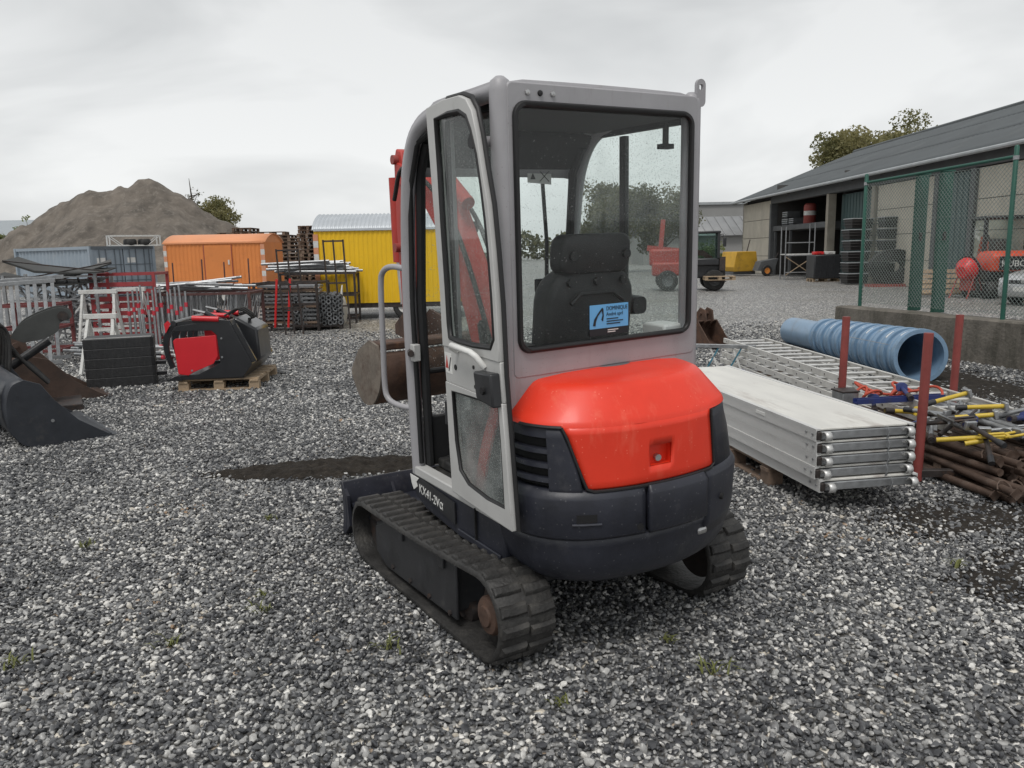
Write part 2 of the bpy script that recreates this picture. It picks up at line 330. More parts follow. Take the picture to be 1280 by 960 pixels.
# loose stones lying on the ground near the camera (too many to count: one object, scattered by geometry nodes)
def gravel():
    m = bpy.data.materials.new('gravel_stone'); m.use_nodes = True; t = m.node_tree; L = t.links.new; b = t.nodes['Principled BSDF']
    oi = N(t, 'ShaderNodeObjectInfo'); cr = stone_ramp(t); 
    n0 = N(t, 'ShaderNodeTexNoise'); n0.inputs['Scale'].default_value = .75; n0.inputs['Detail'].default_value = 5; n0.inputs['Roughness'].default_value = .65; L(oi.outputs['Location'], n0.inputs['Vector'])
    f1 = N(t, 'ShaderNodeMath', operation='MULTIPLY_ADD'); f1.inputs[1].default_value = .9; L(n0.outputs['Fac'], f1.inputs[0])
    f2 = N(t, 'ShaderNodeMath', operation='MULTIPLY_ADD'); f2.inputs[1].default_value = .86; f2.inputs[2].default_value = -.40; L(oi.outputs['Random'], f2.inputs[0])
    L(f2.outputs[0], f1.inputs[2]); L(f1.outputs[0], cr.inputs[0])      # drifts of darker and paler stone
    tc = N(t, 'ShaderNodeTexCoord'); n1 = N(t, 'ShaderNodeTexNoise'); n1.inputs['Scale'].default_value = 2.4; n1.inputs['Detail'].default_value = 4; L(tc.outputs['Object'], n1.inputs['Vector'])
    mr = N(t, 'ShaderNodeMapRange'); mr.inputs['To Min'].default_value = .62; mr.inputs['To Max'].default_value = 1.5; L(n1.outputs['Fac'], mr.inputs[0])
    mx = N(t, 'ShaderNodeMix', data_type='RGBA', blend_type='MULTIPLY'); mx.inputs['Factor'].default_value = 1; L(cr.outputs[0], mx.inputs['A']); L(mr.outputs[0], mx.inputs['B'])
    L(mx.outputs['Result'], b.inputs['Base Color']); b.inputs['Roughness'].default_value = .34; b.inputs['Specular IOR Level'].default_value = .55
    src = bpy.data.collections.new('stone_shapes')
    for k in range(9):
        bm = bmesh.new(); bmesh.ops.create_icosphere(bm, subdivisions=2 if k < 5 else 1, radius=1)
        sx, sy, sz = random.uniform(.85, 1.35), random.uniform(.65, 1.0), random.uniform(.45, .75)
        cuts = [(Vector((random.gauss(0, 1), random.gauss(0, 1), random.gauss(0, 1))).normalized(), random.uniform(.55, .85)) for _ in range(7)]
        for v in bm.verts:
            p = v.co.copy()
            for nv, d in cuts:
                e = p.dot(nv) - d
                if e > 0: p -= nv * e * .9
            p *= 1 + .12 * mnoise.noise(p * 1.7 + Vector((k * 9., 0, 0))); v.co = (p.x * sx, p.y * sy, p.z * sz)
        me = bpy.data.meshes.new('stone'); bm.to_mesh(me); bm.free(); me.materials.append(m)
        me.polygons.foreach_set('use_smooth', [True] * len(me.polygons)); me.set_sharp_from_angle(angle=R_(28))
        src.objects.link(bpy.data.objects.new('stone', me))
    P = []; S = []
    def zone(y0, y1, sp, size, lift):
        ny = int((y1 - y0) / sp); xm = .84 * y1 + 1.7; nx = int(2 * xm / sp)
        X, Y = np.meshgrid(np.arange(nx) * sp - xm, np.arange(ny) * sp + y0); X = X.ravel(); Y = Y.ravel()
        X = X + rng.uniform(-.62, .62, X.size) * sp; Y = Y + rng.uniform(-.62, .62, Y.size) * sp
        keep = np.abs(X) < .84 * Y + 1.7
        for i, (cx, cy, a, b_, h, rot) in enumerate(SOIL):
            dx, dy = X - cx, Y - cy; c, s = math.cos(rot), math.sin(rot); u = (dx * c + dy * s) / a; w = (-dx * s + dy * c) / b_
            d = u * u + w * w; keep &= ~((d < 1.0 + rng.normal(0, .22, X.size)) & (rng.random(X.size) > (.3 if i == 0 else .6)))
        keep &= rng.random(X.size) > (Y - 9.5) / 7.5
        X, Y = X[keep], Y[keep]; n = X.size
        sz = size * np.exp(rng.normal(0, .3, n)); sz = np.clip(sz, size * .45, size * 2.0)
        # finer fractions lie in drifts
        P.append(np.stack([X, Y, rng.uniform(.0, lift, n) + sz * .25], 1)); S.append(sz)
    zone(1.5, 5.0, .0185, .0102, .011); zone(5.0, 8.5, .0205, .0108, .010); zone(8.5, 17, .031, .0148, .008)
    P = np.concatenate(P); S = np.concatenate(S); n = len(P)
    me = bpy.data.meshes.new('gravel'); me.vertices.add(n); me.vertices.foreach_set('co', P.ravel())
    a = me.attributes.new('rot', 'FLOAT_VECTOR', 'POINT'); rt = np.stack([rng.normal(0, .45, n), rng.normal(0, .45, n), rng.uniform(0, 6.283, n)], 1); a.data.foreach_set('vector', rt.ravel())
    a = me.attributes.new('scl', 'FLOAT', 'POINT'); a.data.foreach_set('value', S)
    a = me.attributes.new('pick', 'INT', 'POINT'); pk = np.where(P[:, 1] < 4.2, rng.integers(0, 5, n), rng.integers(5, 9, n)).astype(np.int32); a.data.foreach_set('value', pk)
    o = bpy.data.objects.new('gravel', me); COL.objects.link(o); struct(o, 'stuff'); tag(o, 'loose grey and white gravel stones covering the yard', 'gravel')
    ng = bpy.data.node_groups.new('scatter_stones', 'GeometryNodeTree')
    ng.interface.new_socket('Geometry', in_out='INPUT', socket_type='NodeSocketGeometry'); ng.interface.new_socket('Geometry', in_out='OUTPUT', socket_type='NodeSocketGeometry')
    gi = ng.nodes.new('NodeGroupInput'); go = ng.nodes.new('NodeGroupOutput'); ip = ng.nodes.new('GeometryNodeInstanceOnPoints')
    ci = ng.nodes.new('GeometryNodeCollectionInfo'); ci.inputs['Collection'].default_value = src; ci.inputs['Separate Children'].default_value = True
    def attr(nm, ty):
        q = ng.nodes.new('GeometryNodeInputNamedAttribute'); q.data_type = ty; q.inputs['Name'].default_value = nm; return q.outputs['Attribute']
    l = ng.links.new; l(gi.outputs[0], ip.inputs['Points']); l(ci.outputs[0], ip.inputs['Instance']); ip.inputs['Pick Instance'].default_value = True
    l(attr('pick', 'INT'), ip.inputs['Instance Index']); l(attr('scl', 'FLOAT'), ip.inputs['Scale'])
    er = ng.nodes.new('FunctionNodeEulerToRotation'); l(attr('rot', 'FLOAT_VECTOR'), er.inputs[0]); l(er.outputs[0], ip.inputs['Rotation'])
    l(ip.outputs[0], go.inputs[0])
    md = o.modifiers.new('scatter', 'NODES'); md.node_group = ng
    print('stones', n)
gravel()

# heap of crushed rubble behind the containers
m_mound = M('rubble_heap', (.13, .112, .094), .9, 0, .5, .9, 1.0, ((.24, .215, .185), .3, 3.2), bscale=6)
def mound():
    prof = [(-48, 0), (-40, .4), (-33.5, 1.4), (-32, 2.6), (-29.2, 4.2), (-26.5, 5.4), (-24.7, 5.5), (-23.2, 5.75), (-22.8, 6.2), (-21.8, 6.1), (-20.9, 5.5), (-19.2, 4.4), (-17, 3.15), (-14, 1.5), (-10.5, 0)]
    nx, ny = 220, 130; V = []; F = []
    for j in range(ny + 1):
        for i in range(nx + 1):
            x = -49 + i * 40 / nx; y = 36 + j * 34 / ny; xe = x - (y - 50) * -.44
            h = float(np.interp(xe, [p[0] for p in prof], [p[1] for p in prof])); w = 1.5 * 6.2 + 1
            d = abs(y - 50 - .8 * mnoise.noise((x * .3, 0, 0)))
            z = h - d * .62 + (.3 if d < 1 else 0)
            q = mnoise.fractal((x * .32, y * .32, 1.), 1., 2., 5) * .26 + mnoise.noise((x * 1.8, y * 1.8, 0)) * .13 + abs(mnoise.noise((xe * 1.1, y * .12, 4.))) * .35
            if 0 < xe + 24.2 < 2.6 and y < 50: z += .55 * math.sin((xe + 24.2) * 2.4) * min(1, d / 4)
            z = z + q * min(1, max(0, z + .6)) - .05
            V.append((x, y, max(z, -.2)))
    for j in range(ny):
        for i in range(nx): F.append((j * (nx + 1) + i, j * (nx + 1) + i + 1, (j + 1) * (nx + 1) + i + 1, (j + 1) * (nx + 1) + i))
    struct(MB().add(V, F).build('rubble_heap', m_mound, angle=75))
mound()

# ================================================================== THE MINI EXCAVATOR
HD, TR, TP = R_(122), R_(1.5), R_(1.5)
_u = np.array([1., 0, 0]); _v = np.array([0, -1., 0]); _z = np.array([0, 0, 1.])
_v2 = _v * math.cos(TR) + _z * math.sin(TR); _z2 = _z * math.cos(TR) - _v * math.sin(TR)
_u2 = _u * math.cos(TP) + _z2 * math.sin(TP); _z3 = _z2 * math.cos(TP) - _u * math.sin(TP)
TH = np.array([_u2, -_v2, _z3])                      # the upper works stand slightly tilted on the uneven gravel
THM = Matrix(TH.T.tolist()).to_4x4()
def H(): return MB(TH)
EX = thing('mini_excavator', 'red and grey tracked mini excavator with glazed cab, standing on the gravel', 'excavator', (.184, 3.634, -.012), HD)

mx_red = M('excavator_red', (.77, .04, .014), .42, 0, .1, 2.5, .01, ((.80, .13, .075), .2, 5), coat=.1, streak=(2.5, 2.5, .8), speck=(85, .07, (.85, .26, .18)))
mx_red2 = M('faded_red_boom', (.44, .045, .035), .5, 0, .12, 6, .02, ((.3, .09, .07), .15, 9))
mx_grey = M('cab_grey_paint', (.335, .33, .345), .42, 0, .08, 5, .01, ((.25, .235, .23), .16, 7), streak=(3, 3, .5), speck=(80, .15, (.2, .19, .18)))
mx_pale = M('door_pale_paint', (.47, .47, .46), .45, 0, .07, 6, .01, ((.26, .25, .22), .14, 9))
mx_navy = M('charcoal_plastic', (.021, .023, .033), .42, 0, .3, 7, .05, ((.075, .075, .08), .16, 9), speck=(75, .14, (.16, .16, .17)))
mx_seal = M('window_seal_rubber', (.012, .012, .013), .5, 0, .2, 10)
mx_seat = M('seat_vinyl', (.028, .028, .029), .6, 0, .3, 8, .12, bscale=160)
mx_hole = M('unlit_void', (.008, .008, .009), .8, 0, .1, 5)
mx_liner = M('cab_lining', (.013, .0135, .015), .75, 0, .2, 8, .1)
mx_chrome = M('bare_steel', (.5, .5, .5), .3, .9, .15, 12)
mx_track = M('track_rubber', (.028, .027, .026), .58, 0, .4, 9, .3, ((.085, .08, .072), .3, 7), bscale=60)
mx_trackdirt = M('track_rubber_muddy', (.075, .07, .062), .75, 0, .4, 8, .35, ((.16, .145, .12), .4, 5), bscale=50)
mx_blue = M('sticker_blue', (.14, .42, .75), .4, 0, .05, 5)
mx_print = M('printed_black', (.01, .012, .016), .5, 0, .05, 5)
mx_stick = M('sticker_white', (.72, .72, .7), .45, 0, .06, 8)
mg_quarter = glass('quarter_glass', (.95, .97, .96), .06, 120, .02)
mg_rear = glass('rear_window_glass', (.96, .975, .975), .015, 170, .006)
mg_side = glass('wet_side_glass', (.93, .96, .945), .33, 150, .06, (.56, .6, .58))
mg_door = glass('wet_door_glass', (.94, .965, .955), .14, 150, .045)
mg_low = glass('wet_lower_glass', (.9, .93, .92), .6, 150, .34, (.6, .63, .62))

# ---- undercarriage
def stadium(xr, rr, xf, rf, zb, n=14):
    """outline of the belt: rear wheel (xr, rr), front wheel (xf, rf), both resting on zb; goes round once"""
    P = []
    for i in range(n + 1): a = R_(-90 - 180 * i / n); P.append((xr + rr * math.cos(a), zb + rr + rr * math.sin(a)))
    for i in range(1, 18): t = i / 18; P.append((xr + (xf - xr) * t, zb + 2 * rr + (2 * rf - 2 * rr) * t - .012 * math.sin(t * math.pi)))
    for i in range(n + 1): a = R_(90 - 180 * i / n); P.append((xf + rf * math.cos(a), zb + rf + rf * math.sin(a)))
    for i in range(1, 18): t = i / 18; P.append((xf + (xr - xf) * t, zb))
    return P
lug_me = None
def track(side):
    global lug_me
    yc = .565 if side > 0 else -.53; w = .25; path = stadium(-.465, .185, .73, .165, .022); k = len(path); rings = []
    for i in range(k):
        p0, p1, p2 = np.array(path[i - 1]), np.array(path[i]), np.array(path[(i + 1) % k]); d = (p2 - p0) / np.linalg.norm(p2 - p0); n = np.array((-d[1], d[0]))
        q = p1 - n * .024
        rings.append([(p1[0], yc - w/2 + .008, p1[1]), (p1[0], yc + w/2 - .008, p1[1]), (p1[0] - n[0]*.008, yc + w/2, p1[1] - n[1]*.008), (q[0], yc + w/2, q[1]), (q[0], yc - w/2, q[1]), (p1[0] - n[0]*.008, yc - w/2, p1[1] - n[1]*.008)])
    b = MB().loft(rings + [rings[0]], True, False); tr = b.build('rubber_track', mx_track, EX, 50)
    if lug_me is None:
        lm = MB()
        lm.loft([[(-.024, -.058, -.004), (.024, -.058, -.004), (.02, .0, -.004), (.022, .056, -.004), (-.022, .058, -.004), (-.026, 0, -.004)], [(-.02, -.057, .009), (.019, -.057, .009), (.015, 0, .009), (.018, .054, .009), (-.017, .056, .009), (-.021, 0, .009)], [(-.014, -.053, .015), (.012, -.053, .015), (.009, 0, .015), (.012, .048, .015), (-.011, .05, .015), (-.015, 0, .015)]])
        lug_me = lm.mesh('track_lug', 30); lug_me.materials.append(mx_track)
    seg = [math.dist(path[i], path[(i + 1) % k]) for i in range(k)]; tot = sum(seg); nl = 43
    for q in range(nl):
        s = (q + .3) / nl * tot; i = 0
        while s > seg[i]: s -= seg[i]; i += 1
        a, c = np.array(path[i]), np.array(path[(i + 1) % k]); p = a + (c - a) * s / seg[i]; d = (c - a) / seg[i]; ang = math.atan2(d[1], d[0])
        for col in (-1, 1):
            off = .5 / nl * tot * (0 if col < 0 else .42)
            share('track_lug', lug_me, tr, (p[0] + d[0] * off, yc + col * .063, p[1] + d[1] * off), (0, -ang, 0), (random.uniform(.92, 1.1), col * random.uniform(.97, 1.02), random.uniform(.8, 1.1)))
    # guide ridge along the middle and the frame the belt runs on
    f = MB(); yo = yc + side * .085
    f.prism([(-.2, yc - side*.07, .1), (-.2, yc - side*.07, .335), (.5, yc - side*.07, .315), (.66, yc - side*.07, .26), (.66, yc - side*.07, .1), (.5, yc - side*.07, .075), (-.12, yc - side*.07, .075)], (0, side * .15, 0))
    fr = f.build('track_frame', m_black, EX, 35, .012)
    pl = MB().prism([(-.24, yo - side*.004, .085), (-.24, yo - side*.004, .325), (-.21, yo - side*.004, .345), (.46, yo - side*.004, .322), (.63, yo - side*.004, .25), (.63, yo - side*.004, .12), (.5, yo - side*.004, .07)], (0, side * .014, 0)); pl.build('frame_side_plate', m_black, fr, 35, .006)
    for x in (-.16, .06, .28, .48): MB().lathe([(.0, 0), (.062, .0), (.062, .03), (.03, .045), (.03, .05), (0, .05)], 16, (x, yc - side*.02 + (0 if side > 0 else -.05), .085), 'y').build('track_roller', m_darksteel, fr, 40)
    for x in (-.18, .02, .22, .42): MB().tube((x, yo, .1), (x, yo + side*.018, .1), .012, 6).build('bolt', m_darksteel, fr)
    MB().box((.3, yo + side*.012, .3), (.05, .02, .05)).build('bracket', m_black, fr, 35, .004)
    MB().box((-.12, yo + side*.012, .31), (.05, .02, .05)).build('bracket', m_black, fr, 35, .004)
    sp = MB(); n = 22; teeth = []
    for i in range(n * 2): a = 2 * math.pi * i / (n * 2); r = .124; teeth.append((-.465 + r * math.cos(a), yc - side*.03, .207 + r * math.sin(a)))
    sp.prism(teeth, (0, side * .05, 0)); s_ = sp.build('sprocket', m_darksteel, EX, 30)
    MB().lathe([(0, 0), (.08, 0), (.08, .05), (.07, .062), (.045, .066), (.04, .074), (0, .074)] if side > 0 else [(0, 0), (.08, 0), (.08, -.05), (.07, -.062), (.045, -.066), (.04, -.074), (0, -.074)], 20, (-.465, yc + side*.02, .195), 'y').build('drive_hub', m_rust, s_, 40)
    MB().lathe([(0, -.035), (.12, -.035), (.135, -.02), (.135, .02), (.12, .035), (0, .035)], 24, (.73, yc, .187), 'y').build('idler_wheel', m_darksteel, EX, 40)
track(1); track(-1)
u = MB(); u.bx(-.36, .5, -.42, .42, .2, .36); u.prism([(.5, -.3, .2), (.5, .3, .2), (.72, .2, .2), (.72, -.2, .2)], (0, 0, .13)); u.build('undercarriage_frame', m_black, EX, 35, .015)
MB().lathe([(0, .36), (.34, .36), (.34, .41), (.3, .415), (.3, .46), (0, .46)], 36, (0, 0, 0)).build('slewing_ring', m_darksteel, EX, 40)
# ---- dozer blade in front
bl = MB(); pr = [(1.17, .03), (1.215, .03), (1.2, .1), (1.185, .18), (1.19, .26), (1.215, .335), (1.185, .34), (1.15, .28), (1.135, .19), (1.145, .1)]
bl.loft([[(x, y, z) for x, z in pr] for y in (-.63, -.3, 0, .3, .63)]); blade = bl.build('dozer_blade', mx_navy, EX, 50, .004)
for y in (.61, .33, -.33, -.61): MB().prism([(1.16, y, .06), (1.155, y, .3), (1.08, y, .2), (1.0, y, .19), (1.0, y, .15)] if abs(y) < .5 else [(1.17, y, .04), (1.2, y, .33), (1.12, y, .27), (1.1, y, .1)], (0, .018, 0)).build('blade_rib', mx_navy, blade, 35)
for y in (.27, -.27): MB().loft([[(.55, y-.035, .2), (.55, y+.035, .2), (.55, y+.035, .3), (.55, y-.035, .3)], [(1.15, y*1.25-.03, .11), (1.15, y*1.25+.03, .11), (1.15, y*1.25+.03, .2), (1.15, y*1.25-.03, .2)]]).build('blade_arm', m_black, blade, 35, .006)
MB().loft([[(.66, .27, .245), (.66, -.27, .245), (.72, -.29, .245), (.72, .29, .245)], [(.66, .27, .262), (.66, -.27, .262), (.72, -.29, .262), (.72, .29, .262)]]).build('blade_crossbar', m_black, blade)
MB().bx(.75, 1.16, -.6, .6, .205, .22).build('blade_top_plate', mx_navy, blade)
cy = MB(); cy.tube((.6, .0, .42), (.95, 0, .3), .032, 12); cyl = cy.build('blade_cylinder', m_black, EX); MB().tube((.95, 0, .3), (1.14, 0, .23), .016, 10).build('piston_rod', mx_chrome, cyl)

# ---- upper works: deck, skirt, tail
dk = H(); dk.prism([(.43, .525, .56), (.41, .525, .45), (.3, .525, .41), (-.1, .525, .375), (-.42, .525, .36), (-.42, .525, .58)], (0, -1.0, 0)); deck = dk.build('deck_skirt', mx_navy, EX, 35, .014)
H().prism([(.4, .53, .555), (.36, .53, .505), (.3, .53, .485), (-.02, .53, .44), (-.02, .53, .54), (.3, .53, .56)], (0, .006, 0)).build('side_band', m_black, deck, 35)
mw = THM @ frame_from((.335, .538, .492), (-1, 0, -.08), (0, 0, 1))
text_mesh('model_lettering', 'KX41-2V\u03b1', .062, mx_stick, deck, mw, .0008, sx=.9)
H().prism([(.425, .537, .56), (.33, .537, .56), (.36, .537, .535), (.35, .537, .515), (.39, .537, .49), (.41, .537, .515)], (0, .003, 0)).build('white_flash', mx_stick, deck)
H().bx(-.4, -.04, .526, .537, .4, .43).build('skirt_step', mx_navy, deck, 35, .004)
H().box((-.2, .53, .49), (.006, .012, .16)).build('panel_joint', mx_hole, deck)

TAIL = catmull([(-.40, .53), (-.5, .53), (-.6, .52), (-.7, .465), (-.78, .36), (-.83, .2), (-.85, .0), (-.83, -.2), (-.77, -.36), (-.68, -.455), (-.55, -.51), (-.4, -.52)], 8)
SL = np.cumsum([0] + [np.linalg.norm(TAIL[i + 1] - TAIL[i]) for i in range(len(TAIL) - 1)]); SL = SL / SL[-1]
def tp(s, k=1., off=0., z=None):
    x = np.interp(s, SL, [p[0] for p in TAIL]); y = np.interp(s, SL, [p[1] for p in TAIL])
    d = np.array((x + .42, y)); n = d / (np.linalg.norm(d) + 1e-9)
    yy = y * k + n[1] * off
    if yy < 0 and z is not None: yy *= 1 - .13 * min(1, max(0, (z - .79) / .2))     # the right side leans in towards the top
    return (-.42 + (x + .42) * k + n[0] * off, yy)
def patch(mb, ss, levels, skip=None):
    """levels: (z, scale, offset); skin over the tail outline"""
    V = [(*tp(s, k, off, z), z) for z, k, off in levels for s in ss]; n = len(ss); F = []
    for j in range(len(levels) - 1):
        for i in range(n - 1):
            if skip and skip(ss[i], ss[i + 1], levels[j][0], levels[j + 1][0]): continue
            F.append((j * n + i, j * n + i + 1, (j + 1) * n + i + 1, (j + 1) * n + i))
    return mb.add(V, F)
S_L, S_R = .262, .635
print('tail', [(round(s, 2), [round(float(c), 2) for c in tp(s)]) for s in (.2, .3, .4, .5, .6, .7)])
lv = [(1.012, 1.0, 0), (1.026, .99, 0), (1.036, .975, 0), (1.125, .81, 0), (1.14, .775, 0), (1.149, .73, 0), (1.158, .5, 0), (1.16, .2, 0)]
hd = H(); patch(hd, np.linspace(0, 1, 81), lv)
hood = hd.build('engine_hood', mx_red, EX, 40, solid=0)
lo = H(); Z0 = [.775, .785, .81, .84, .92, .95, .985, 1.012]; ss = sorted(set(np.round(np.linspace(S_L, S_R, 25), 4)) | {.42, .485})
V = []; n = len(ss)
for z in Z0:
    for s in ss:
        t = (s - S_L) / (S_R - S_L); sh = S_L - .05 * ((z - .775) / .237) ** 1.3        # the left edge leans towards the vents
        V.append((*tp(sh + (S_R - sh) * t if s < .415 else s, 1., -.006 if z < .78 else 0, z), z))
F = [(j*n+i, j*n+i+1, (j+1)*n+i+1, (j+1)*n+i) for j in range(len(Z0)-1) for i in range(n-1) if not (.421 < (ss[i]+ss[i+1])/2 < .484 and .83 < (Z0[j]+Z0[j+1])/2 < .93)]
lo.add(V, F); lo.build('hood_rear_panel', mx_red, hood, 40, solid=.012)
# recessed latch pocket
A = [np.array((*tp(s, 1, o, z), z)) for o in (.0, -.035) for z in (.84, .92) for s in (.42, .485)]
H().add(A, [(0, 1, 5, 4), (1, 3, 7, 5), (3, 2, 6, 7), (2, 0, 4, 6), (4, 5, 7, 6)]).build('latch_pocket', mx_red, hood, None)
c = (*tp(.452, 1, -.034), .862); c2 = (*tp(.452, 1, -.018), .862); H().tube(c, c2, .013, 14).build('hood_lock', mx_chrome, hood)
# rubber lip between hood and plastic
rim = [(*tp(S_L - .052, 1, .002), 1.014), (*tp(S_L - .04, 1, .003), .975), (*tp(S_L - .008, 1, .003), .83), (*tp(S_L + .004, 1, .003), .782)] + [(*tp(s, 1, .003), .772) for s in np.linspace(S_L + .02, S_R - .015, 16)] + [(*tp(S_R, 1, .003), .79), (*tp(S_R + .004, 1, .003, 1.01), 1.01)]
H().path(rim, .006, 6).build('hood_seal', mx_seal, hood)
H().path([(*tp(s, 1, .002), 1.014) for s in np.linspace(0.1, S_L - .052, 12)], .007, 6).build('hood_seal', mx_seal, hood)
# louvred vent on the left, plain corner on the right
vp = H(); patch(vp, np.linspace(.02, .26, 20), [(.74, .945, 0), (1.015, .945, 0)]); vent = vp.build('vent_recess', mx_hole, EX, 40)
fr_ = H(); V = []; nn = 9
for z in np.linspace(.745, 1.012, 8):
    for i in range(nn):
        t = i / (nn - 1); s0 = .168; s1 = S_L - .006 - .05 * max(0, (z - .775) / .237) ** 1.3; V.append((*tp(s0 + (s1 - s0) * t, 1, .002 - .03 * (t == 0)), z))
fr_.add(V, [(j*nn+i, j*nn+i+1, (j+1)*nn+i+1, (j+1)*nn+i) for j in range(7) for i in range(nn-1)]); fr_.build('vent_corner_panel', mx_navy, vent, 40, solid=.012)
for z0, z1 in ((.968, 1.012), (.908, .928), (.853, .873), (.798, .818), (.745, .764)):
    b = H(); patch(b, np.linspace(.03, .19, 16), [(z0, .985, 0), (z0 + .004, 1.0, 0), (z1, .995, 0), (z1 + .004, .965, 0)]); b.build('vent_slat', mx_navy, vent, 50, solid=.008)
b = H(); patch(b, np.linspace(S_R + .006, 1, 18), [(.75, 1.0, .002), (.9, 1.0, .002), (.97, .997, 0), (1.012, .99, 0)]); b.build('corner_panel', mx_navy, EX, 40, solid=.02)
# bumper / counterweight in three shells
def shell(name, s0, s1, lv_, part=EX): q = H(); patch(q, np.linspace(s0, s1, 24), lv_); return q.build(name, mx_navy, part, 38, solid=.03)
up_ = [(.78, .93, 0), (.776, .98, 0), (.77, 1.0, .002), (.748, 1.0, .017), (.742, 1.0, .019), (.6, 1.0, .021), (.588, 1.0, .012)]
up2 = [(a, b, c + .008) for a, b, c in up_]
lowr = [(.585, 1.0, .008), (.55, 1.0, -.002), (.5, .985, 0), (.45, .955, 0), (.41, .91, 0), (.385, .85, 0), (.375, .7, 0)]
bp1 = shell('bumper_shell', 0, .405, up_); bp2 = shell('bumper_shell', .417, .588, up2); bp3 = shell('bumper_shell', .6, 1, up_[:5] + [(.56, 1.0, .01), (.5, .985, 0)])
cw = shell('counterweight', 0, 1, lowr); shell('counterweight_back', .38, .62, [(.77, .97, 0), (.55, .97, 0)], cw)
for s, z, p in ((.392, .62, bp1), (.66, .64, bp3)):
    H().tube((*tp(s, 1, .0), z), (*tp(s, 1, .0235), z), .014, 14).build('bolt_hole', mx_hole, p)
H().prism([(*tp(.245, 1, .0235), .655), (*tp(.29, 1, .0235), .66), (*tp(.29, 1, .0235), .69), (*tp(.245, 1, .0235), .69)], (.02, -.01, 0)).build('tie_down_slot', mx_hole, bp1)
H().path([(*tp(s, 1, .024), .652) for s in (.235, .26, .3)], .006, 6).build('slot_ledge', mx_navy, bp1)
H().box((*tp(.6, 1, -.02), .52), (.05, .05, .03)).build('tie_down_eye', mx_chrome, cw, 35, .01)
# red side cover below the cab corner (seen through the door's lower pane)
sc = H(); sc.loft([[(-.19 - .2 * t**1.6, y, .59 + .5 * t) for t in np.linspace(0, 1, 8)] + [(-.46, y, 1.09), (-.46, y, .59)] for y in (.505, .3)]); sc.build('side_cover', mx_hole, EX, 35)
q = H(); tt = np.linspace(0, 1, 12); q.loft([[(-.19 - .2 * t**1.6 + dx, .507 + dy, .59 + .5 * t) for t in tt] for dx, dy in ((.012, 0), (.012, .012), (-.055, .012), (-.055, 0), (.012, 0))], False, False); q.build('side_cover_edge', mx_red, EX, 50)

# ---- cab
YL, YR, XR, XF = .53, -.47, -.47, .40
def apost(y): return [(XF, y, .57), (XF + .012, y, 1.0), (XF + .012, y, 1.35), (XF - .005, y, 1.65), (XF - .04, y, 1.9), (XF - .08, y, 2.02), (XF - .14, y, 2.105), (XF - .22, y, 2.155), (XF - .34, y, 2.185), (0, y, 2.195), (-.3, y, 2.2), (-.44, y, 2.205)]
cab = H(); 
for y in (YL - .03, YR + .03): cab.path(catmull(apost(y), 3), .034, 10, sx=.95, sy=1.0)
cabo = cab.build('cab_frame', mx_grey, EX, 40)
def postc(name, p, q, r, mat=mx_grey, n=12, par=None): o = H().path([p, q], r, n).build(name, mat, par or cabo, 40); return o
for y in (YL - .032, YR + .034):
    q = H(); x = XR + .03; q.path([(x, y, .6), (x, y, 1.2), (x, y, 2.2), (x, y, 2.235), (x, y, 2.25)], [.04, .04, .04, .034, .015], 14); q.build('rear_post', mx_grey, cabo, 50)
H().bx(-.05, -.0, YL - .055, YL - .012, .58, 2.17).build('middle_post', mx_grey, cabo, 35, .008)
H().bx(-.48, XF + .02, YL - .06, YL - .0, .56, .605).build('door_sill', mx_pale, cabo, 35, .006)
H().bx(-.46, XF, YR + .0, YR + .05, .56, 1.06).build('side_panel', mx_grey, cabo, 35, .006)
# roof skin: crowned, rolled down at the front
rf = H(); rings = []
for y in np.linspace(YL - .02, YR + .02, 11):
    t = (y - YR) / (YL - YR); crown = .005 * math.sin(math.pi * t); edge = -.015 if (t < .03 or t > .97) else 0
    prof = catmull([(XF - .02, 1.96), (XF - .055, 2.05), (XF - .12, 2.135), (XF - .22, 2.19), (XF - .4, 2.222), (-.2, 2.238), (-.46, 2.24)], 3)
    rings.append([(p[0], y, p[1] + crown + edge) for p in prof])
rf.loft(rings, False, False); rf.build('roof', mx_grey, cabo, 50, solid=.03)
for y, t in ((YL - .008, -.02), (YR + .008, .02)):
    a = catmull(apost(y)[4:], 3); b = catmull([(XF - .015, 1.96), (XF - .055, 2.05), (XF - .12, 2.135), (XF - .22, 2.19), (XF - .34, 2.215), (0, 2.228), (-.3, 2.232), (-.46, 2.235)], 3)
    q = H(); q.loft([[tuple(p) for p in a], [(p[0], y, p[1]) for p in b]], False, False); q.build('roof_side', mx_grey, cabo, 50, solid=.02)
H().bx(-.43, .2, YR + .05, YL - .06, 2.15, 2.19).build('head_lining', mx_liner, cabo, 35, .01)
H().prism([(.2, YR + .05, 2.19), (.2, YR + .05, 2.13), (.34, YR + .05, 1.99), (.37, YR + .05, 2.0), (.27, YR + .05, 2.15)], (0, .9, 0)).build('front_header', mx_liner, cabo, 35)
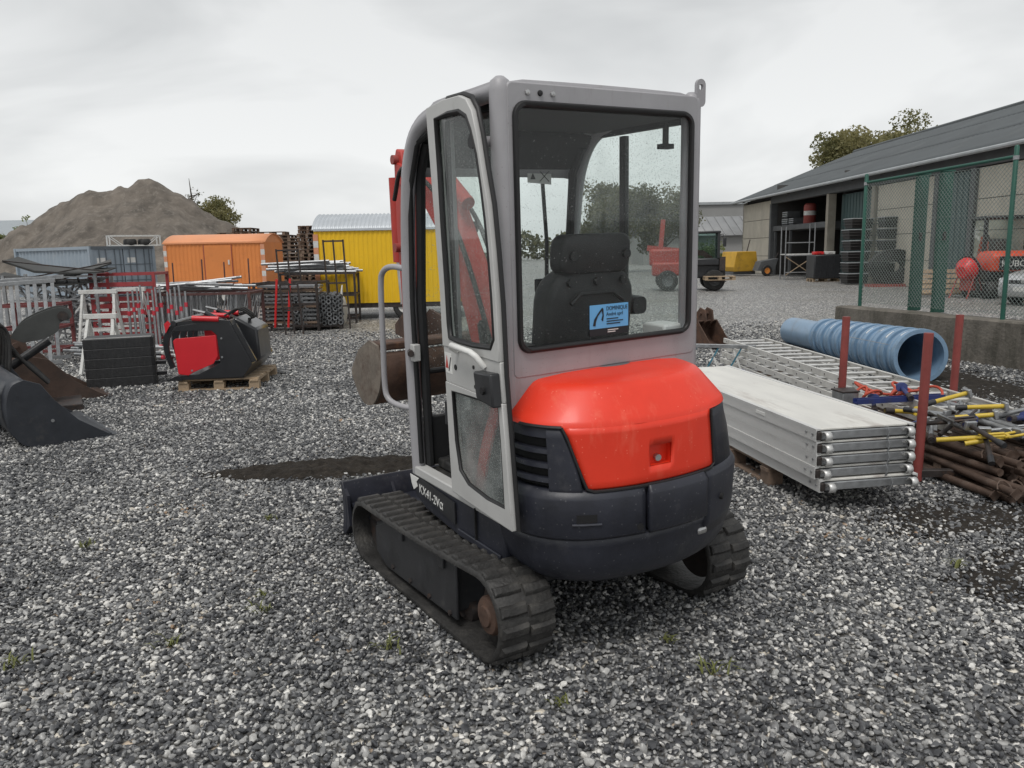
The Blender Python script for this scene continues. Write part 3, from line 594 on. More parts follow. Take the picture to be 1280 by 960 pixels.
# rear wall with window
def rearpt(y, z, x=XR - .012): return (x, y, z)
cy_, cz_ = .035, 1.71; ro = rrect(.93, 1.07, .02, 6); ri = rrect(.868, .895, .045, 6)
H().ring([rearpt(a + cy_ - .005, b + cz_ - .015) for a, b in ro], [rearpt(a + cy_, b + cz_ + .0) for a, b in ri], (.03, 0, 0)).build('rear_wall', mx_grey, cabo, 35, .006)
H().bx(XR - .01, XR + .02, YR + .03, YL - .03, .8, 1.177).build('rear_wall_lower', mx_grey, cabo, 35, .006)
H().path([rearpt(a + cy_, b + cz_, XR - .016) for a, b in rrect(.862, .889, .045, 7)], .0125, 6, True).build('window_seal', mx_seal, cabo, 60)
gp = [rearpt(a + cy_, b + cz_, XR - .012) for a, b in rrect(.856, .883, .04, 6)]
rw = H().prism(gp, (.004, 0, 0)).build('rear_window', mg_rear, cabo, None)
for y in (.41, .355, .3): H().lathe([(0, 0), (.011, 0), (.009, -.006), (0, -.008)], 12, (XR - .013, y, 2.195), 'x').build('rivet', mx_chrome if y != .355 else mx_seal, cabo)
# lifting eye at the right rear corner
ly = [(XR - .005, a + YR + .012, b + 2.245) for a, b in rrect(.05, .11, .024, 6)]; li = [(XR - .005, a * .45 + YR + .012, b * .2 + 2.268) for a, b in rrect(.05, .11, .024, 6)]
H().ring(ly, li, (.014, 0, 0)).build('lifting_eye', mx_grey, cabo, 40)
# sticker with black digger arm and lettering, behind the rear glass
sx0 = XR - .0165
stk = H().prism([(sx0, .139, 1.317), (sx0, -.058, 1.317), (sx0, -.058, 1.412), (sx0, .139, 1.412)], (.0015, 0, 0)).build('sticker', mx_blue, rw, None)
H().prism([(sx0, .139, 1.289), (sx0, -.058, 1.289), (sx0, -.058, 1.3165), (sx0, .139, 1.3165)], (.0015, 0, 0)).build('sticker_base', mx_print, rw, None)
def tmw(y, z): return THM @ frame_from((sx0 - .0012, y, z), (0, -1, 0), (0, 0, 1))
text_mesh('lettering', 'DOMINIQUE', .0235, mx_print, stk, tmw(.057, 1.387), .0003, sx=.83)
text_mesh('lettering', 'Andr\u00e9 sprl', .021, mx_print, stk, tmw(.057, 1.365), .0003, sx=.95)
for w_, z in ((.06, 1.353), (.085, 1.343), (.07, 1.333)): H().bar((sx0 - .0012, .055, z), (sx0 - .0012, .055 - w_, z), .0006, .004).build('small_print', mx_print, stk, None)
for w_, z in ((.055, 1.308), (.04, 1.3)): H().bar((sx0 - .0012, .05, z), (sx0 - .0012, .05 - w_, z), .0006, .0035).build('small_print', mx_stick, stk, None)
q = H(); arm = [(sx0 - .0012, y, z) for y, z in ((.125, 1.33), (.118, 1.355), (.098, 1.38), (.078, 1.4), (.072, 1.395), (.07, 1.365), (.074, 1.345), (.082, 1.352), (.076, 1.37), (.08, 1.388), (.1, 1.366), (.11, 1.345), (.112, 1.328))]
q.prism(arm, (-.0006, 0, 0)).build('digger_emblem', mx_print, stk, None)
# right side: sliding window with divider
yr = YR + .03
H().ring([(x * 1.0 - .03, yr - .02, z + 1.6) for x, z in rrect(.86, 1.14, .06, 6)], [(x - .03, yr - .02, z + 1.6) for x, z in rrect(.79, 1.06, .06, 6)], (0, .03, 0)).build('side_window_frame', mx_liner, cabo, 35)
H().prism([(x - .03, yr, z + 1.6) for x, z in rrect(.795, 1.065, .06, 6)], (0, .004, 0)).build('side_window', mg_side, cabo, None)
H().bx(-.03, .01, yr - .012, yr + .016, 1.08, 2.12).build('window_divider', mx_seal, cabo, 35, .004)
H().bx(-.026, .004, yr + .017, yr + .022, 1.4, 1.46).build('window_catch', mx_stick, cabo)
# left rear quarter pane behind the folded door
H().prism([(-.42, YL - .035, .64), (-.06, YL - .035, .64), (-.06, YL - .035, 2.13), (-.42, YL - .035, 2.13)], (0, .004, 0)).build('quarter_window', mg_quarter, cabo, None)
H().path([(-.42, YL - .02, .63), (-.42, YL - .02, 2.14), (-.055, YL - .02, 2.14), (-.055, YL - .02, .63)], .011, 6, True).build('window_seal', mx_seal, cabo)
# windscreen, its lower panel, inner pillars
H().prism([(XF + .0, YR + .07, 1.06), (XF + .0, YL - .07, 1.06), (XF - .012, YL - .07, 1.6), (XF - .05, YL - .07, 1.97), (XF - .05, YR + .07, 1.97), (XF - .012, YR + .07, 1.6)], (.004, 0, 0)).build('windscreen', m_glassc, cabo, None)
for y in (YR + .085, YL - .075): H().path([(XF - .03, y, .6), (XF - .02, y, 1.4), (XF - .08, y, 1.97), (XF - .16, y, 2.09)], .022, 8).build('pillar_trim', mx_liner, cabo, 40)
H().bx(XF - .03, XF, YR + .06, YL - .07, .6, .84).build('front_panel', mx_liner, cabo, 35, .006)
H().path([(XF - .02, YL - .07, 1.06), (XF - .02, YR + .07, 1.06)], .014, 8).build('windscreen_rail', mx_seal, cabo)
H().path([(XF - .03, -.23, 2.0), (XF - .02, -.26, 1.65), (XF - .025, -.25, 1.3), (XF - .03, -.15, 1.08)], .011, 6).build('wiper_arm', mx_seal, cabo, 60)
H().bx(XF - .07, XF - .03, -.33, -.17, 1.39, 1.46).build('wiper_motor', mx_liner, cabo, 35, .008)
H().path([(-.36, -.37, 2.14), (-.36, -.37, 2.05)], .014, 8).build('coat_hook', mx_liner, cabo); H().bx(-.38, -.34, -.4, -.34, 2.03, 2.05).build('hook_plate', mx_liner, cabo)
# white warning card hanging inside the windscreen
wc = H().prism([(XF - .055, -.13, 1.93), (XF - .055, -.27, 1.92), (XF - .055, -.27, 1.99), (XF - .055, -.13, 2.0)], (.002, 0, 0)).build('warning_card', mx_stick, cabo, None)
for a, b in (((-.2, 1.935), (-.255, 1.985)), ((-.2, 1.985), (-.255, 1.935))): H().bar((XF - .0575, a[0], a[1]), (XF - .0575, b[0], b[1]), .004, .002).build('card_cross', mx_seal, wc)
H().prism([(XF - .0575, -.145, 1.945), (XF - .0575, -.175, 1.945), (XF - .0575, -.16, 1.975)], (.0005, 0, 0)).build('card_triangle', mx_seal, wc, None)
# floor, pedals, consoles
fl = H().bx(-.4, XF - .02, YR + .06, YL - .07, .565, .585).build('cab_floor', m_rubber, cabo)
H().bx(.22, .36, .2, .42, .587, .635).build('foot_pedal', m_rubber, fl, 35, .01)
for i in range(4):
    for j in range(3): H().tube((.245 + i * .03, .25 + j * .06, .635), (.245 + i * .03, .25 + j * .06, .641), .009, 8).build('pedal_stud', m_rubber, fl)
for y in (.31, -.33):
    cn = H().prism([(.1, y - .07, .58), (.1, y - .07, 1.0), (.05, y - .07, 1.06), (-.3, y - .07, 1.02), (-.3, y - .07, .58)], (0, .14, 0)).build('side_console', mx_liner, EX, 35, .02)
    H().path([(.03, y, 1.04), (.05, y, 1.12), (.06, y, 1.2)], [.03, .014, .012], 10).build('lever_boot', m_rubber, cn); H().path([(.06, y, 1.19), (.066, y, 1.24), (.07, y, 1.3), (.07, y, 1.32)], [.016, .02, .024, .012], 12).build('joystick', mx_seat, cn)
H().bx(-.44, -.3, -.42, -.3, 1.2, 1.29).build('control_box', mx_stick, EX, 35, .01)
for y in (.11, .0): H().path([(.25, y, .59), (.24, y, .9), (.2, y, 1.12)], .013, 8).build('travel_lever', m_black, EX)
# ---- seat
st = H(); 
def blob(mb, cx, cy, cz, dx, dy, dz, r=.04, lean=0.):
    rings = []
    for t in np.linspace(-1, 1, 9):
        k = (1 - abs(t) ** 4) ** .25 if abs(t) < 1 else .3
        rings.append([(cx + t * dx / 2 + lean * b, cy + a, cz + b) for a, b in rrect(dy * (.86 + .14 * k), dz * (.86 + .14 * k), min(r, dz * .3), 6)])
    mb.loft(rings)
blob(st, -.2, -.035, 1.245, .14, .46, .6, .13, -.12)
seat = st.build('operator_seat', mx_seat, EX, 60)
for nm, a in (('headrest', (-.27, -.035, 1.605, .11, .365, .165, .06, -.1)), ('seat_cushion', (.06, -.04, .95, .5, .46, .15, .06, 0)), ('armrest', (-.06, .24, 1.2, .3, .09, .07, .03, 0)), ('armrest', (-.1, -.33, 1.36, .3, .085, .085, .035, 0)), ('seat_base', (.03, -.04, .75, .36, .36, .3, .03, 0))):
    q = H(); blob(q, *a); q.build(nm, mx_seat, seat, 60)
H().path([(-.31, .1, 1.4), (-.31, .05, 1.44), (-.31, -.12, 1.44), (-.31, -.18, 1.4)], .009, 6).build('seat_welt', mx_seal, seat)
for y in (.1, -.18, -.04): H().tube((-.3, y, 1.49), (-.318, y, 1.49), .017, 10).build('seat_button', mx_seal, seat)
for y in (.1, -.18): H().tube((-.3, y, 1.6), (-.339, y, 1.6), .02, 12).build('headrest_button', mx_seal, seat)
# ---- door, swung right round against the cab side: inside face outwards
TD = R_(4); hinge = np.array((-.005, YL + .012, 0.)); dd = np.array((-math.cos(TD), math.sin(TD), 0)); dn = np.array((math.sin(TD), math.cos(TD), 0))
def D(d, z, o=0.): return tuple(hinge + dd * d + dn * o + np.array((0, 0, z)))
outl = [(-.014, 2.195), (.15, 2.205), (.30, 2.2), (.36, 2.18), (.405, 2.135), (.44, 2.05), (.47, 1.94), (.51, 1.81), (.535, 1.64), (.555, 1.455), (.565, 1.2), (.59, .97), (.61, .78), (.625, .625), (.45, .622), (.25, .622), (.083, .622), (.07, .85), (.06, 1.0), (.05, 1.25), (.045, 1.47), (.015, 1.85)]
def winring(pts_out, pts_in, t, name, mat, par): return H().ring([D(*p) for p in pts_out], [D(*p) for p in pts_in], tuple(dn * t)).build(name, mat, par, 35, .004)
up_in = [(.075, 2.145), (.2, 2.15), (.30, 2.145), (.36, 2.12), (.395, 2.07), (.435, 1.98), (.465, 1.86), (.487, 1.75), (.504, 1.62), (.518, 1.48), (.526, 1.33), (.5, 1.295), (.35, 1.285), (.2, 1.285), (.125, 1.29), (.115, 1.35), (.11, 1.5), (.095, 1.75), (.088, 1.95)]
up_out = [(-.014, 2.195), (.15, 2.205), (.30, 2.2), (.36, 2.18), (.405, 2.135), (.44, 2.05), (.475, 1.92), (.51, 1.81), (.535, 1.64), (.55, 1.48), (.56, 1.31), (.56, 1.25), (.35, 1.25), (.2, 1.25), (.05, 1.25), (.047, 1.35), (.045, 1.5), (.022, 1.78), (.005, 1.98)]
door = winring(up_out, up_in, .03, 'door', mx_pale, EX)
lo_out = [(.064, 1.1), (.3, 1.1), (.576, 1.1), (.59, .97), (.608, .78), (.625, .625), (.45, .622), (.25, .622), (.083, .622), (.072, .85)]
lo_in = [(.125, 1.07), (.3, 1.08), (.54, 1.09), (.555, .96), (.565, .8), (.57, .7), (.42, .69), (.25, .7), (.17, .74), (.14, .86)]
winring(lo_out, lo_in, .03, 'door_lower_frame', mx_pale, door)
H().prism([D(*p) for p in ((.05, 1.25), (.563, 1.25), (.576, 1.1), (.064, 1.1))], tuple(dn * .026)).build('door_middle_panel', mx_pale, door, 35, .004)
H().prism([D(d, z, .012) for d, z in up_in], tuple(dn * .004)).build('door_window', mg_door, door, None)
H().path([D(d, z, .022) for d, z in up_in], .013, 6, True).build('window_seal', mx_seal, door, 60)
H().prism([D(d, z, .012) for d, z in lo_in], tuple(dn * .004)).build('door_lower_window', mg_low, door, None)
H().path([D(d, z, .022) for d, z in lo_in], .009, 6, True).build('window_seal', mx_seal, door, 60)
H().path([D(d + (.006 if d > .3 else 0), z + (.006 if z > 2.1 else 0), .004) for d, z in outl[1:14]], .010, 6).build('edge_seal', mx_seal, door, 60)
H().path([D(.2, 1.245, .03), D(.2, 1.262, .055), D(.225, 1.275, .065), D(.4, 1.27, .065), D(.435, 1.258, .06), D(.44, 1.215, .03)], .012, 10).build('door_handle', mx_stick, door, 60)
lt = H().prism([D(d, z, .02) for d, z in ((.41, 1.2), (.555, 1.21), (.57, 1.085), (.43, 1.1))], tuple(dn * .045)).build('door_latch', m_black, door, 35, .008)
H().tube(D(.5, 1.14, .06), D(.5, 1.14, .075), .014, 10).build('latch_button', mx_hole, lt)
H().bx(*(0, 0, 0, 0, 0, 0)) if False else None
for d, z, r in ((.17, 1.175, .012), (.34, 1.2, .008), (.35, 1.125, .008)): H().tube(D(d, z, .02), D(d, z, .029), r, 10).build('door_bolt', mx_seal, door)
ws = H().prism([D(d, z, .0262) for d, z in ((.065, 1.225), (.13, 1.225), (.135, 1.14), (.07, 1.14))], tuple(dn * .001)).build('door_sticker', mx_stick, door, None)
H().prism([D(d, z, .0274) for d, z in ((.07, 1.16), (.1, 1.16), (.085, 1.215))], tuple(dn * .0005)).build('sticker_mark', mx_red2, ws, None); H().bar(D(.105, 1.15, .0277), D(.128, 1.21, .0277), .006, .001).build('sticker_mark', mx_seal, ws)
H().path([(-.40, YL - .03, 2.03), (-.40, YL + .05, 2.03)], .02, 12).build('door_stop', mx_grey, cabo, 50); H().path([(-.40, YL + .05, 2.03), (-.40, YL + .07, 2.03)], .026, 12).build('stop_buffer', mx_seal, cabo)
for z in (1.9, .95): H().tube((-.01, YL + .008, z - .05), (-.01, YL + .008, z + .05), .016, 10).build('door_hinge', m_black, door)
# striker on the front post, grab rail, small fittings
H().path([(XF - .0, YL - .015, 1.16), (XF - .06, YL + .01, 1.16)], .016, 8).build('door_striker', m_darksteel, cabo); H().bx(XF - .06, XF - .02, YL - .04, YL - .005, 1.12, 1.2).build('striker_plate', mx_pale, cabo, 35, .004)
H().path(catmull([(XF + .0, YL - .02, 1.545), (XF + .08, YL + .02, 1.555), (XF + .15, YL + .035, 1.53), (XF + .175, YL + .04, 1.46), (XF + .19, YL + .04, 1.2), (XF + .2, YL + .04, .98), (XF + .175, YL + .035, .91), (XF + .1, YL + .01, .885), (XF + .0, YL - .02, .885)], 4), .014, 10).build('grab_rail', mx_grey, cabo, 60)
H().path([(XF - .03, YL - .03, .62), (XF - .018, YL - .03, 1.4), (XF - .06, YL - .03, 1.9), (XF - .16, YL - .03, 2.09), (-.02, YL - .03, 2.15)], .013, 6).build('door_opening_seal', mx_seal, cabo, 60)

# ---- boom, arm, bucket in front of the cab
by = -.16
def limb(name, prof, y0, y1, mat, par=EX): return H().prism([(x, y0, z) for x, z in prof], (0, y1 - y0, 0)).build(name, mat, par, 35, .01)
sw = limb('swing_bracket', [(.38, .4), (.62, .38), (.66, .62), (.56, .78), (.42, .7)], by - .11, by + .11, mx_red2)
bm_ = limb('boom', [(.5, .58), (.6, .5), (.72, .62), (.98, 1.25), (1.16, 1.6), (1.42, 1.84), (1.84, 2.02), (1.82, 2.14), (1.4, 2.02), (1.1, 1.82), (.86, 1.45), (.62, .95)], by - .065, by + .065, mx_red2)
ar = limb('dipper_arm', [(1.76, 2.2), (1.83, 2.22), (1.87, 2.15), (1.885, 1.7), (1.86, 1.1), (1.80, .98), (1.72, 1.0), (1.74, 1.6), (1.72, 2.1)], by - .05, by + .05, mx_red2)
for x, z in ((1.815, 2.15), (1.85, 1.6), (1.79, 1.04)): H().tube((x, by - .08, z), (x, by + .085, z), .03, 12).build('pivot_pin', m_redox, ar)
for x, z in ((.56, .6), (1.1, 1.72)): H().tube((x, by - .1, z), (x, by + .1, z), .035, 12).build('pivot_pin', m_darksteel, bm_)
cl = limb('boom_cylinder', [(.66, .5), (.72, .47), (1.0, 1.06), (.93, 1.1)], by - .04, by + .04, m_black); H().tube((.96, by, 1.07), (1.14, by, 1.5), .022, 10).build('piston_rod', mx_chrome, cl)
cl = H().tube((1.0, by, 1.85), (1.35, by, 2.08), .042, 12).build('arm_cylinder', mx_red2, EX); H().tube((1.35, by, 2.08), (1.77, by, 2.17), .022, 10).build('piston_rod', mx_chrome, cl)
cl = H().tube((1.98, by, 2.05), (1.98, by, 1.5), .04, 12).build('bucket_cylinder', mx_red2, EX); H().tube((1.98, by, 1.5), (1.95, by, 1.22), .02, 10).build('piston_rod', mx_chrome, cl)
H().path(catmull([(.55, by + .09, .9), (.8, by + .1, 1.45), (1.05, by + .1, 1.8), (1.35, by + .1, 2.0), (1.62, by + .11, 2.08), (1.78, by + .1, 1.9)], 5), .014, 8).build('hydraulic_hose', m_rubber, bm_, 60)
H().path(catmull([(.55, by - .09, .9), (.84, by - .1, 1.4), (1.08, by - .1, 1.76), (1.4, by - .1, 1.98), (1.66, by - .11, 2.06), (1.78, by - .1, 1.85)], 5), .014, 8).build('hydraulic_hose', m_rubber, bm_, 60)
# ditching bucket curled back towards the machine
bprof = catmull([(1.28, 1.02), (1.26, .92), (1.3, .8), (1.4, .7), (1.52, .67), (1.62, .7), (1.72, .8)], 4)
bk = H(); bk.loft([[(x, y, z) for x, z in bprof] for y in np.linspace(by - .46, by + .46, 6)], False, False); bkt = bk.build('digging_bucket', m_rust, EX, 50, solid=.014)
for y in (by - .462, by + .462): H().prism([(x, y, z) for x, z in bprof] + [(1.74, y, .86), (1.6, y, 1.0), (1.42, y, 1.08), (1.3, y, 1.06)], (0, .014, 0)).build('bucket_side', M('lit_bucket_side', (.2, .17, .14), .6, .3, .3, 9, .15, ((.09, .055, .04), .4, 8)), bkt, 35)  # side plates coloured paler than the rusty shell: their lit look is painted in
H().bx(1.27, 1.42, by - .46, by + .46, 1.03, 1.075).build('bucket_lip', m_rust, bkt, 35, .01)
for y in (by - .09, by + .09): H().prism([(1.4, y, 1.06), (1.58, y, 1.0), (1.86, y, 1.04), (1.86, y, 1.1), (1.7, y, 1.2), (1.5, y, 1.16)], (0, .02, 0)).build('bucket_ear', m_rust, bkt, 35)
H().path([(1.28, by + .2, .9), (1.28, by - .2, .9)], .012, 6).build('bucket_weld', m_rust, bkt)

# ================================================================== RIGHT SIDE OF THE YARD
# ---- generic pallet
def pallet(label, loc, rz, group=None, mat=None, L=1.2, W=.8, rx=0.):
    mat = mat or m_wood
    t = thing('wooden_pallet', label, 'pallet', loc, rz, group); t.rotation_euler[0] = rx
    bm1 = MB().box((0, 0, 0), (L, W * .145, .022)).mesh('top_board', None); bm1.materials.append(mat)
    bm2 = MB().box((0, 0, 0), (.1, W, .022)).mesh('cross_board', None); bm2.materials.append(mat)
    bm3 = MB().box((0, 0, 0), (.12, .1, .078)).mesh('block', None); bm3.materials.append(mat)
    for i in range(5): share('top_board', bm1, t, (random.uniform(-.01, .01), (-.5 + (i + .5) / 5) * W * .99, .133))
    for i in (-1, 0, 1):
        share('cross_board', bm2, t, (i * (L / 2 - .06), 0, .111))
        share('bottom_board', bm1, t, (0, i * (W / 2 - .06), .011), (0, 0, 0), (1, .85, 1))
        for j in (-1, 0, 1): share('block', bm3, t, (i * (L / 2 - .06), j * (W / 2 - .06), .061))
    return t

# ---- five aluminium scaffold decks on a pallet
m_deck = M('deck_top', (.68, .67, .63), .55, .25, .1, 5, .05, ((.3, .25, .22), .22, 4), stretch=(1, .25, 1))
m_alus = M('deck_side_aluminium', (.62, .62, .61), .5, .25, .08, 5, .04, ((.33, .32, .31), .2, 5), stretch=(1, .3, 1))
PRZ = math.atan2(.17, .985)
def deck_plank(label, loc, rz):
    t = thing('scaffold_deck', label, 'scaffold deck', loc, rz, 'stacked scaffold decks')
    W, L, Hh = .65, 2.55, .0755
    MB().bx(.03, W - .03, .02, L - .02, Hh - .016, Hh - .003).build('deck_board', m_deck, t, 35, .003)
    for x0, x1 in ((0, .032), (W - .032, W)):
        q = MB(); a, b = (x0, x1); o = a if a == 0 else b; s = 1 if a == 0 else -1
        q.loft([[(o, y, 0), (o + s*.032, y, 0), (o + s*.032, y, .006), (o + s*.006, y, .01), (o + s*.006, y, Hh - .012), (o + s*.032, y, Hh - .008), (o + s*.032, y, Hh), (o, y, Hh), (o, y, Hh - .02), (o + s*.0015, y, Hh*.5), (o, y, .02)] for y in (0, L)])
        q.build('side_rail', m_alus, t, 35)
    for y in (.008, L - .05): MB().bx(.034, W - .034, y, y + .04, .006, Hh - .02).build('end_bar', m_galv, t, 35, .004)
    for x in (.055, W - .055):
        c = MB(); pts = [(x, .03, .03)] + [(x, .0 + .03 * math.cos(a) - .03, .034 + .03 * math.sin(a)) for a in np.linspace(.3, 4.2, 9)]
        c.loft([[(p[0] - .02, p[1], p[2]) for p in pts], [(p[0] + .02, p[1], p[2]) for p in pts]], False, False); c.build('claw', m_alu, t, 50, solid=.008)
        MB().box((x - .035 if x < .3 else x + .035, -.002, .034), (.03, .02, .052)).build('claw_casting', m_darksteel, t, 35, .006)
    MB().path([(W * .72, -.004, .065), (W * .73, -.012, .035), (W * .715, -.006, -.01), (W * .735, -.012, .01)], .004, 6).build('locking_wire', m_galv, t)
    for y in (.03, .1): MB().tube((-.002, y, .04), (-.006, y, .04), .008, 8).build('rivet', m_galv, t)
    return t
dnames = ['lowest aluminium scaffold deck of the stack, resting on the pallet', 'aluminium scaffold deck, second from the bottom of the stack', 'aluminium scaffold deck in the middle of the stack of five', 'aluminium scaffold deck, second from the top of the stack', 'topmost aluminium scaffold deck of the stack beside the excavator']
rr_ = np.array((.985, .17)); dl_ = np.array((-.17, .985))
for i in range(5):
    o = np.array((1.795, 4.52)) + rr_ * (random.uniform(-.006, .006) + (.012 if i == 0 else 0)) - dl_ * (.03 if i == 0 else random.uniform(-.008, .008))
    t = deck_plank(dnames[i], (o[0], o[1], .147 + i * .0765), PRZ)
    if i == 4: MB().bx(-.0035, .0, .62, .74, .03, .05).build('label_plate', mx_stick, t, None)
pallet('weathered wooden pallet under the stacked aluminium decks', (2.0, 5.75, 0), PRZ + R_(90), mat=m_oldwood)

# ---- ladders
def ladder(label, p, q, z, W=.5, group='aluminium ladders lying in a stack', n=None):
    p = np.array(p); q = np.array(q); L = float(np.linalg.norm(q - p)); rz = math.atan2(q[1] - p[1], q[0] - p[0])
    t = thing('ladder', label, 'ladder', (p[0], p[1], z), rz, group)
    rail = MB(); rail.loft([[(x, -.012, 0), (x, .012, 0), (x, .012, .008), (x, -.008, .012), (x, -.008, .048), (x, .012, .052), (x, .012, .06), (x, -.012, .06)] for x in (0, L)]); rail = rail.mesh('rail', 35); rail.materials.append(m_white2)
    share('rail', rail, t, (0, W / 2, 0), (0, 0, 0), (1, -1, 1)); share('rail', rail, t, (0, -W / 2, 0)); hl = MB().tube((0, -W/2 - .0155, 0), (0, -W/2 - .011, 0), .009, 8).mesh('rung_socket', None); hl.materials.append(m_darksteel)
    rg = MB().path([(0, -W/2 - .014, 0), (0, W/2 + .014, 0)], .014, 8).mesh('rung', 50); rg.materials.append(m_alu); k = int(L / .28)
    for i in range(k): share('rung', rg, t, (.14 + i * .28, 0, .03)); share('rung_socket', hl, t, (.14 + i * .28, 0, .03))
    return t
m_white2 = M('ladder_aluminium', (.66, .65, .62), .45, .35, .12, 6, .03, ((.35, .33, .3), .18, 8))
lnm = ['lowest ladder of the stack beside the blue pipe', 'ladder second from the bottom of the stack beside the blue pipe', 'ladder just under the topmost one beside the blue pipe', 'topmost aluminium ladder of the stack beside the blue pipe']
for i in range(4): ladder(lnm[i], (3.05 + .01 * i, 10.4 - .03 * (i % 2), ), (3.34 + .012 * i, 5.25 + .1 * i), .09 + i * .088)
ladder('single aluminium ladder lying on the ground between stack and wall', (3.75, 9.3), (4.1, 4.6), .06, group=None)
for i, (y, x) in enumerate(((9.6, 3.1), (7.4, 3.25), (5.3, 3.4))): tag(MB().box((0, 0, .045), (.9, .09, .09)).build('timber_bearer', m_oldwood, None, 35, .006, (x, y, 0), .03), ('timber bearer under the far end of the ladders', 'timber bearer under the middle of the ladders', 'timber bearer under the near end of the ladders')[i], 'timber')

# ---- blue pipe with collars
m_bpipe = M('blue_plastic', (.18, .285, .41), .32, 0, .14, 4, .02, ((.12, .15, .18), .26, 5), spec=.5)
pp = thing('drain_pipe', 'large pale blue plastic pipe with raised collars beside the concrete wall', 'pipe', (4.72, 8.95, .315), math.atan2(4.05, -.02))
PL = 4.05; R0 = .295
pp.rotation_euler[1] = .022; RR = lambda x: R0 - .018 * x
MB().lathe([(R0 - .025, 0), (R0 - .008, 0), (RR(2.75) - .008, 2.75), (RR(2.75) - .025, 2.75), (R0 - .025, 0)], 40, (0, 0, 0), 'x', False).build('pipe_wall', m_bpipe, pp, 40)
MB().lathe([(.205, 2.6), (.222, 2.6), (.222, PL), (.205, PL), (.205, 2.6)], 36, (0, 0, -.02), 'x', False).build('inner_pipe', m_bpipe, pp, 40)
for i, x in enumerate((.0, .27, .55, .83, 1.1, 1.38, 1.66, 1.95, 2.24, 2.55)):
    q_ = RR(x); MB().lathe([(q_ - .01, x), (q_ + .022, x), (q_ + .026, x + .012), (q_ + .026, x + .06), (q_ + .006, x + .066), (q_ + .006, x + .13), (q_ + .016, x + .136), (q_ + .016, x + .175), (q_ - .01, x + .18)], 40, (0, 0, 0), 'x', False).build('collar', m_bpipe, pp, 30)
for x, a in ((.065, .9), (.34, .7), (.62, 1.0), (.9, .75), (1.17, 1.05), (1.45, .8), (1.73, .95), (2.02, .7), (2.31, .9)):
    q = MB(); q.add([((x + dx), (RR(x) + .0095) * math.cos(a + da), (RR(x) + .0095) * math.sin(a + da)) for dx in (0, .062) for da in np.linspace(0, .4, 5)], [(i, i + 1, 6 + i, 5 + i) for i in range(4)]); q.build('pipe_label', mx_stick, pp, 60)
for a in (2.2, 2.6, .4): MB().path([(.16, (R0 + .04) * math.cos(a), (R0 + .04) * math.sin(a)), (1.2, (R0 + .04) * math.cos(a), (R0 + .04) * math.sin(a))], .004, 5).build('strap_wire', m_galv, pp)

# ---- stillage with red posts, steel props and prop heads
m_still = M('red_stillage_paint', (.23, .048, .042), .55, 0, .2, 9, .03, ((.14, .06, .045), .2, 12))
stl = thing('stillage', 'steel stillage with tall red tubular corner posts beside the scaffold decks', 'stillage')
for (x, y) in ((2.73, 5.12), (2.74, 6.42), (3.66, 6.4), (3.66, 5.1)): MB().path([(x, y, .02), (x + .012, y, 1.02)], .031, 12).build('post', m_still, stl, 40)
for a, b in (((2.73, 5.12, .07), (3.66, 5.1, .07)), ((2.74, 6.42, .07), (3.66, 6.4, .07)), ((2.73, 5.12, .05), (2.74, 6.42, .05)), ((3.66, 5.1, .05), (3.66, 6.4, .05))): MB().bar(a, b, .05, .05).build('rail', m_darksteel, stl, 35, .004)
m_prop = M('rusty_prop_tube', (.10, .066, .05), .6, .35, .4, 8, .1, ((.2, .17, .15), .25, 7))
rp = random.Random(5)
for i in range(44):
    lay = i // 11; k = i % 11; x = 2.86 + k * .066 + rp.uniform(-.02, .02) + lay * .03; z = .03 + lay * .062 + rp.uniform(0, .02); y0 = 4.62 + rp.uniform(-.16, .12) + .03 * k - lay * -.04
    if lay == 2: x += .05
    L = rp.uniform(1.5, 1.75); a = R_(98 + rp.uniform(-5, 5)); t = thing('steel_prop', 'rusty brown steel prop in the heap inside the red stillage', 'prop', (x + .12, y0, z), a, 'rusty steel props heaped in the stillage')
    MB().tube((0, 0, 0), (L * .6, 0, 0), .025, 10).build('outer_tube', m_prop, t, 40); MB().tube((L * .6, 0, 0), (L, 0, 0), .019, 10).build('inner_tube', m_prop, t, 40)
    if i % 3 != 1: MB().lathe([(.02, -.008), (.04, -.008), (.04, .0), (.02, .0)], 4, (0, 0, 0), 'x', True).build('base_plate', m_prop, t, 30)
    if i % 2: MB().path([(.1 + .035 * math.sin(b), .045 * math.cos(b), .045 * math.sin(b)) for b in np.linspace(0, 5, 9)], .006, 6).build('pin', m_prop, t, 50)
m_yel = M('yellow_paint', (.6, .43, .05), .45, 0, .12, 9, 0, ((.2, .14, .05), .2, 12)); m_blu = M('blue_paint', (.018, .032, .14), .45, 0, .2, 9, 0, ((.05, .05, .07), .2, 12))
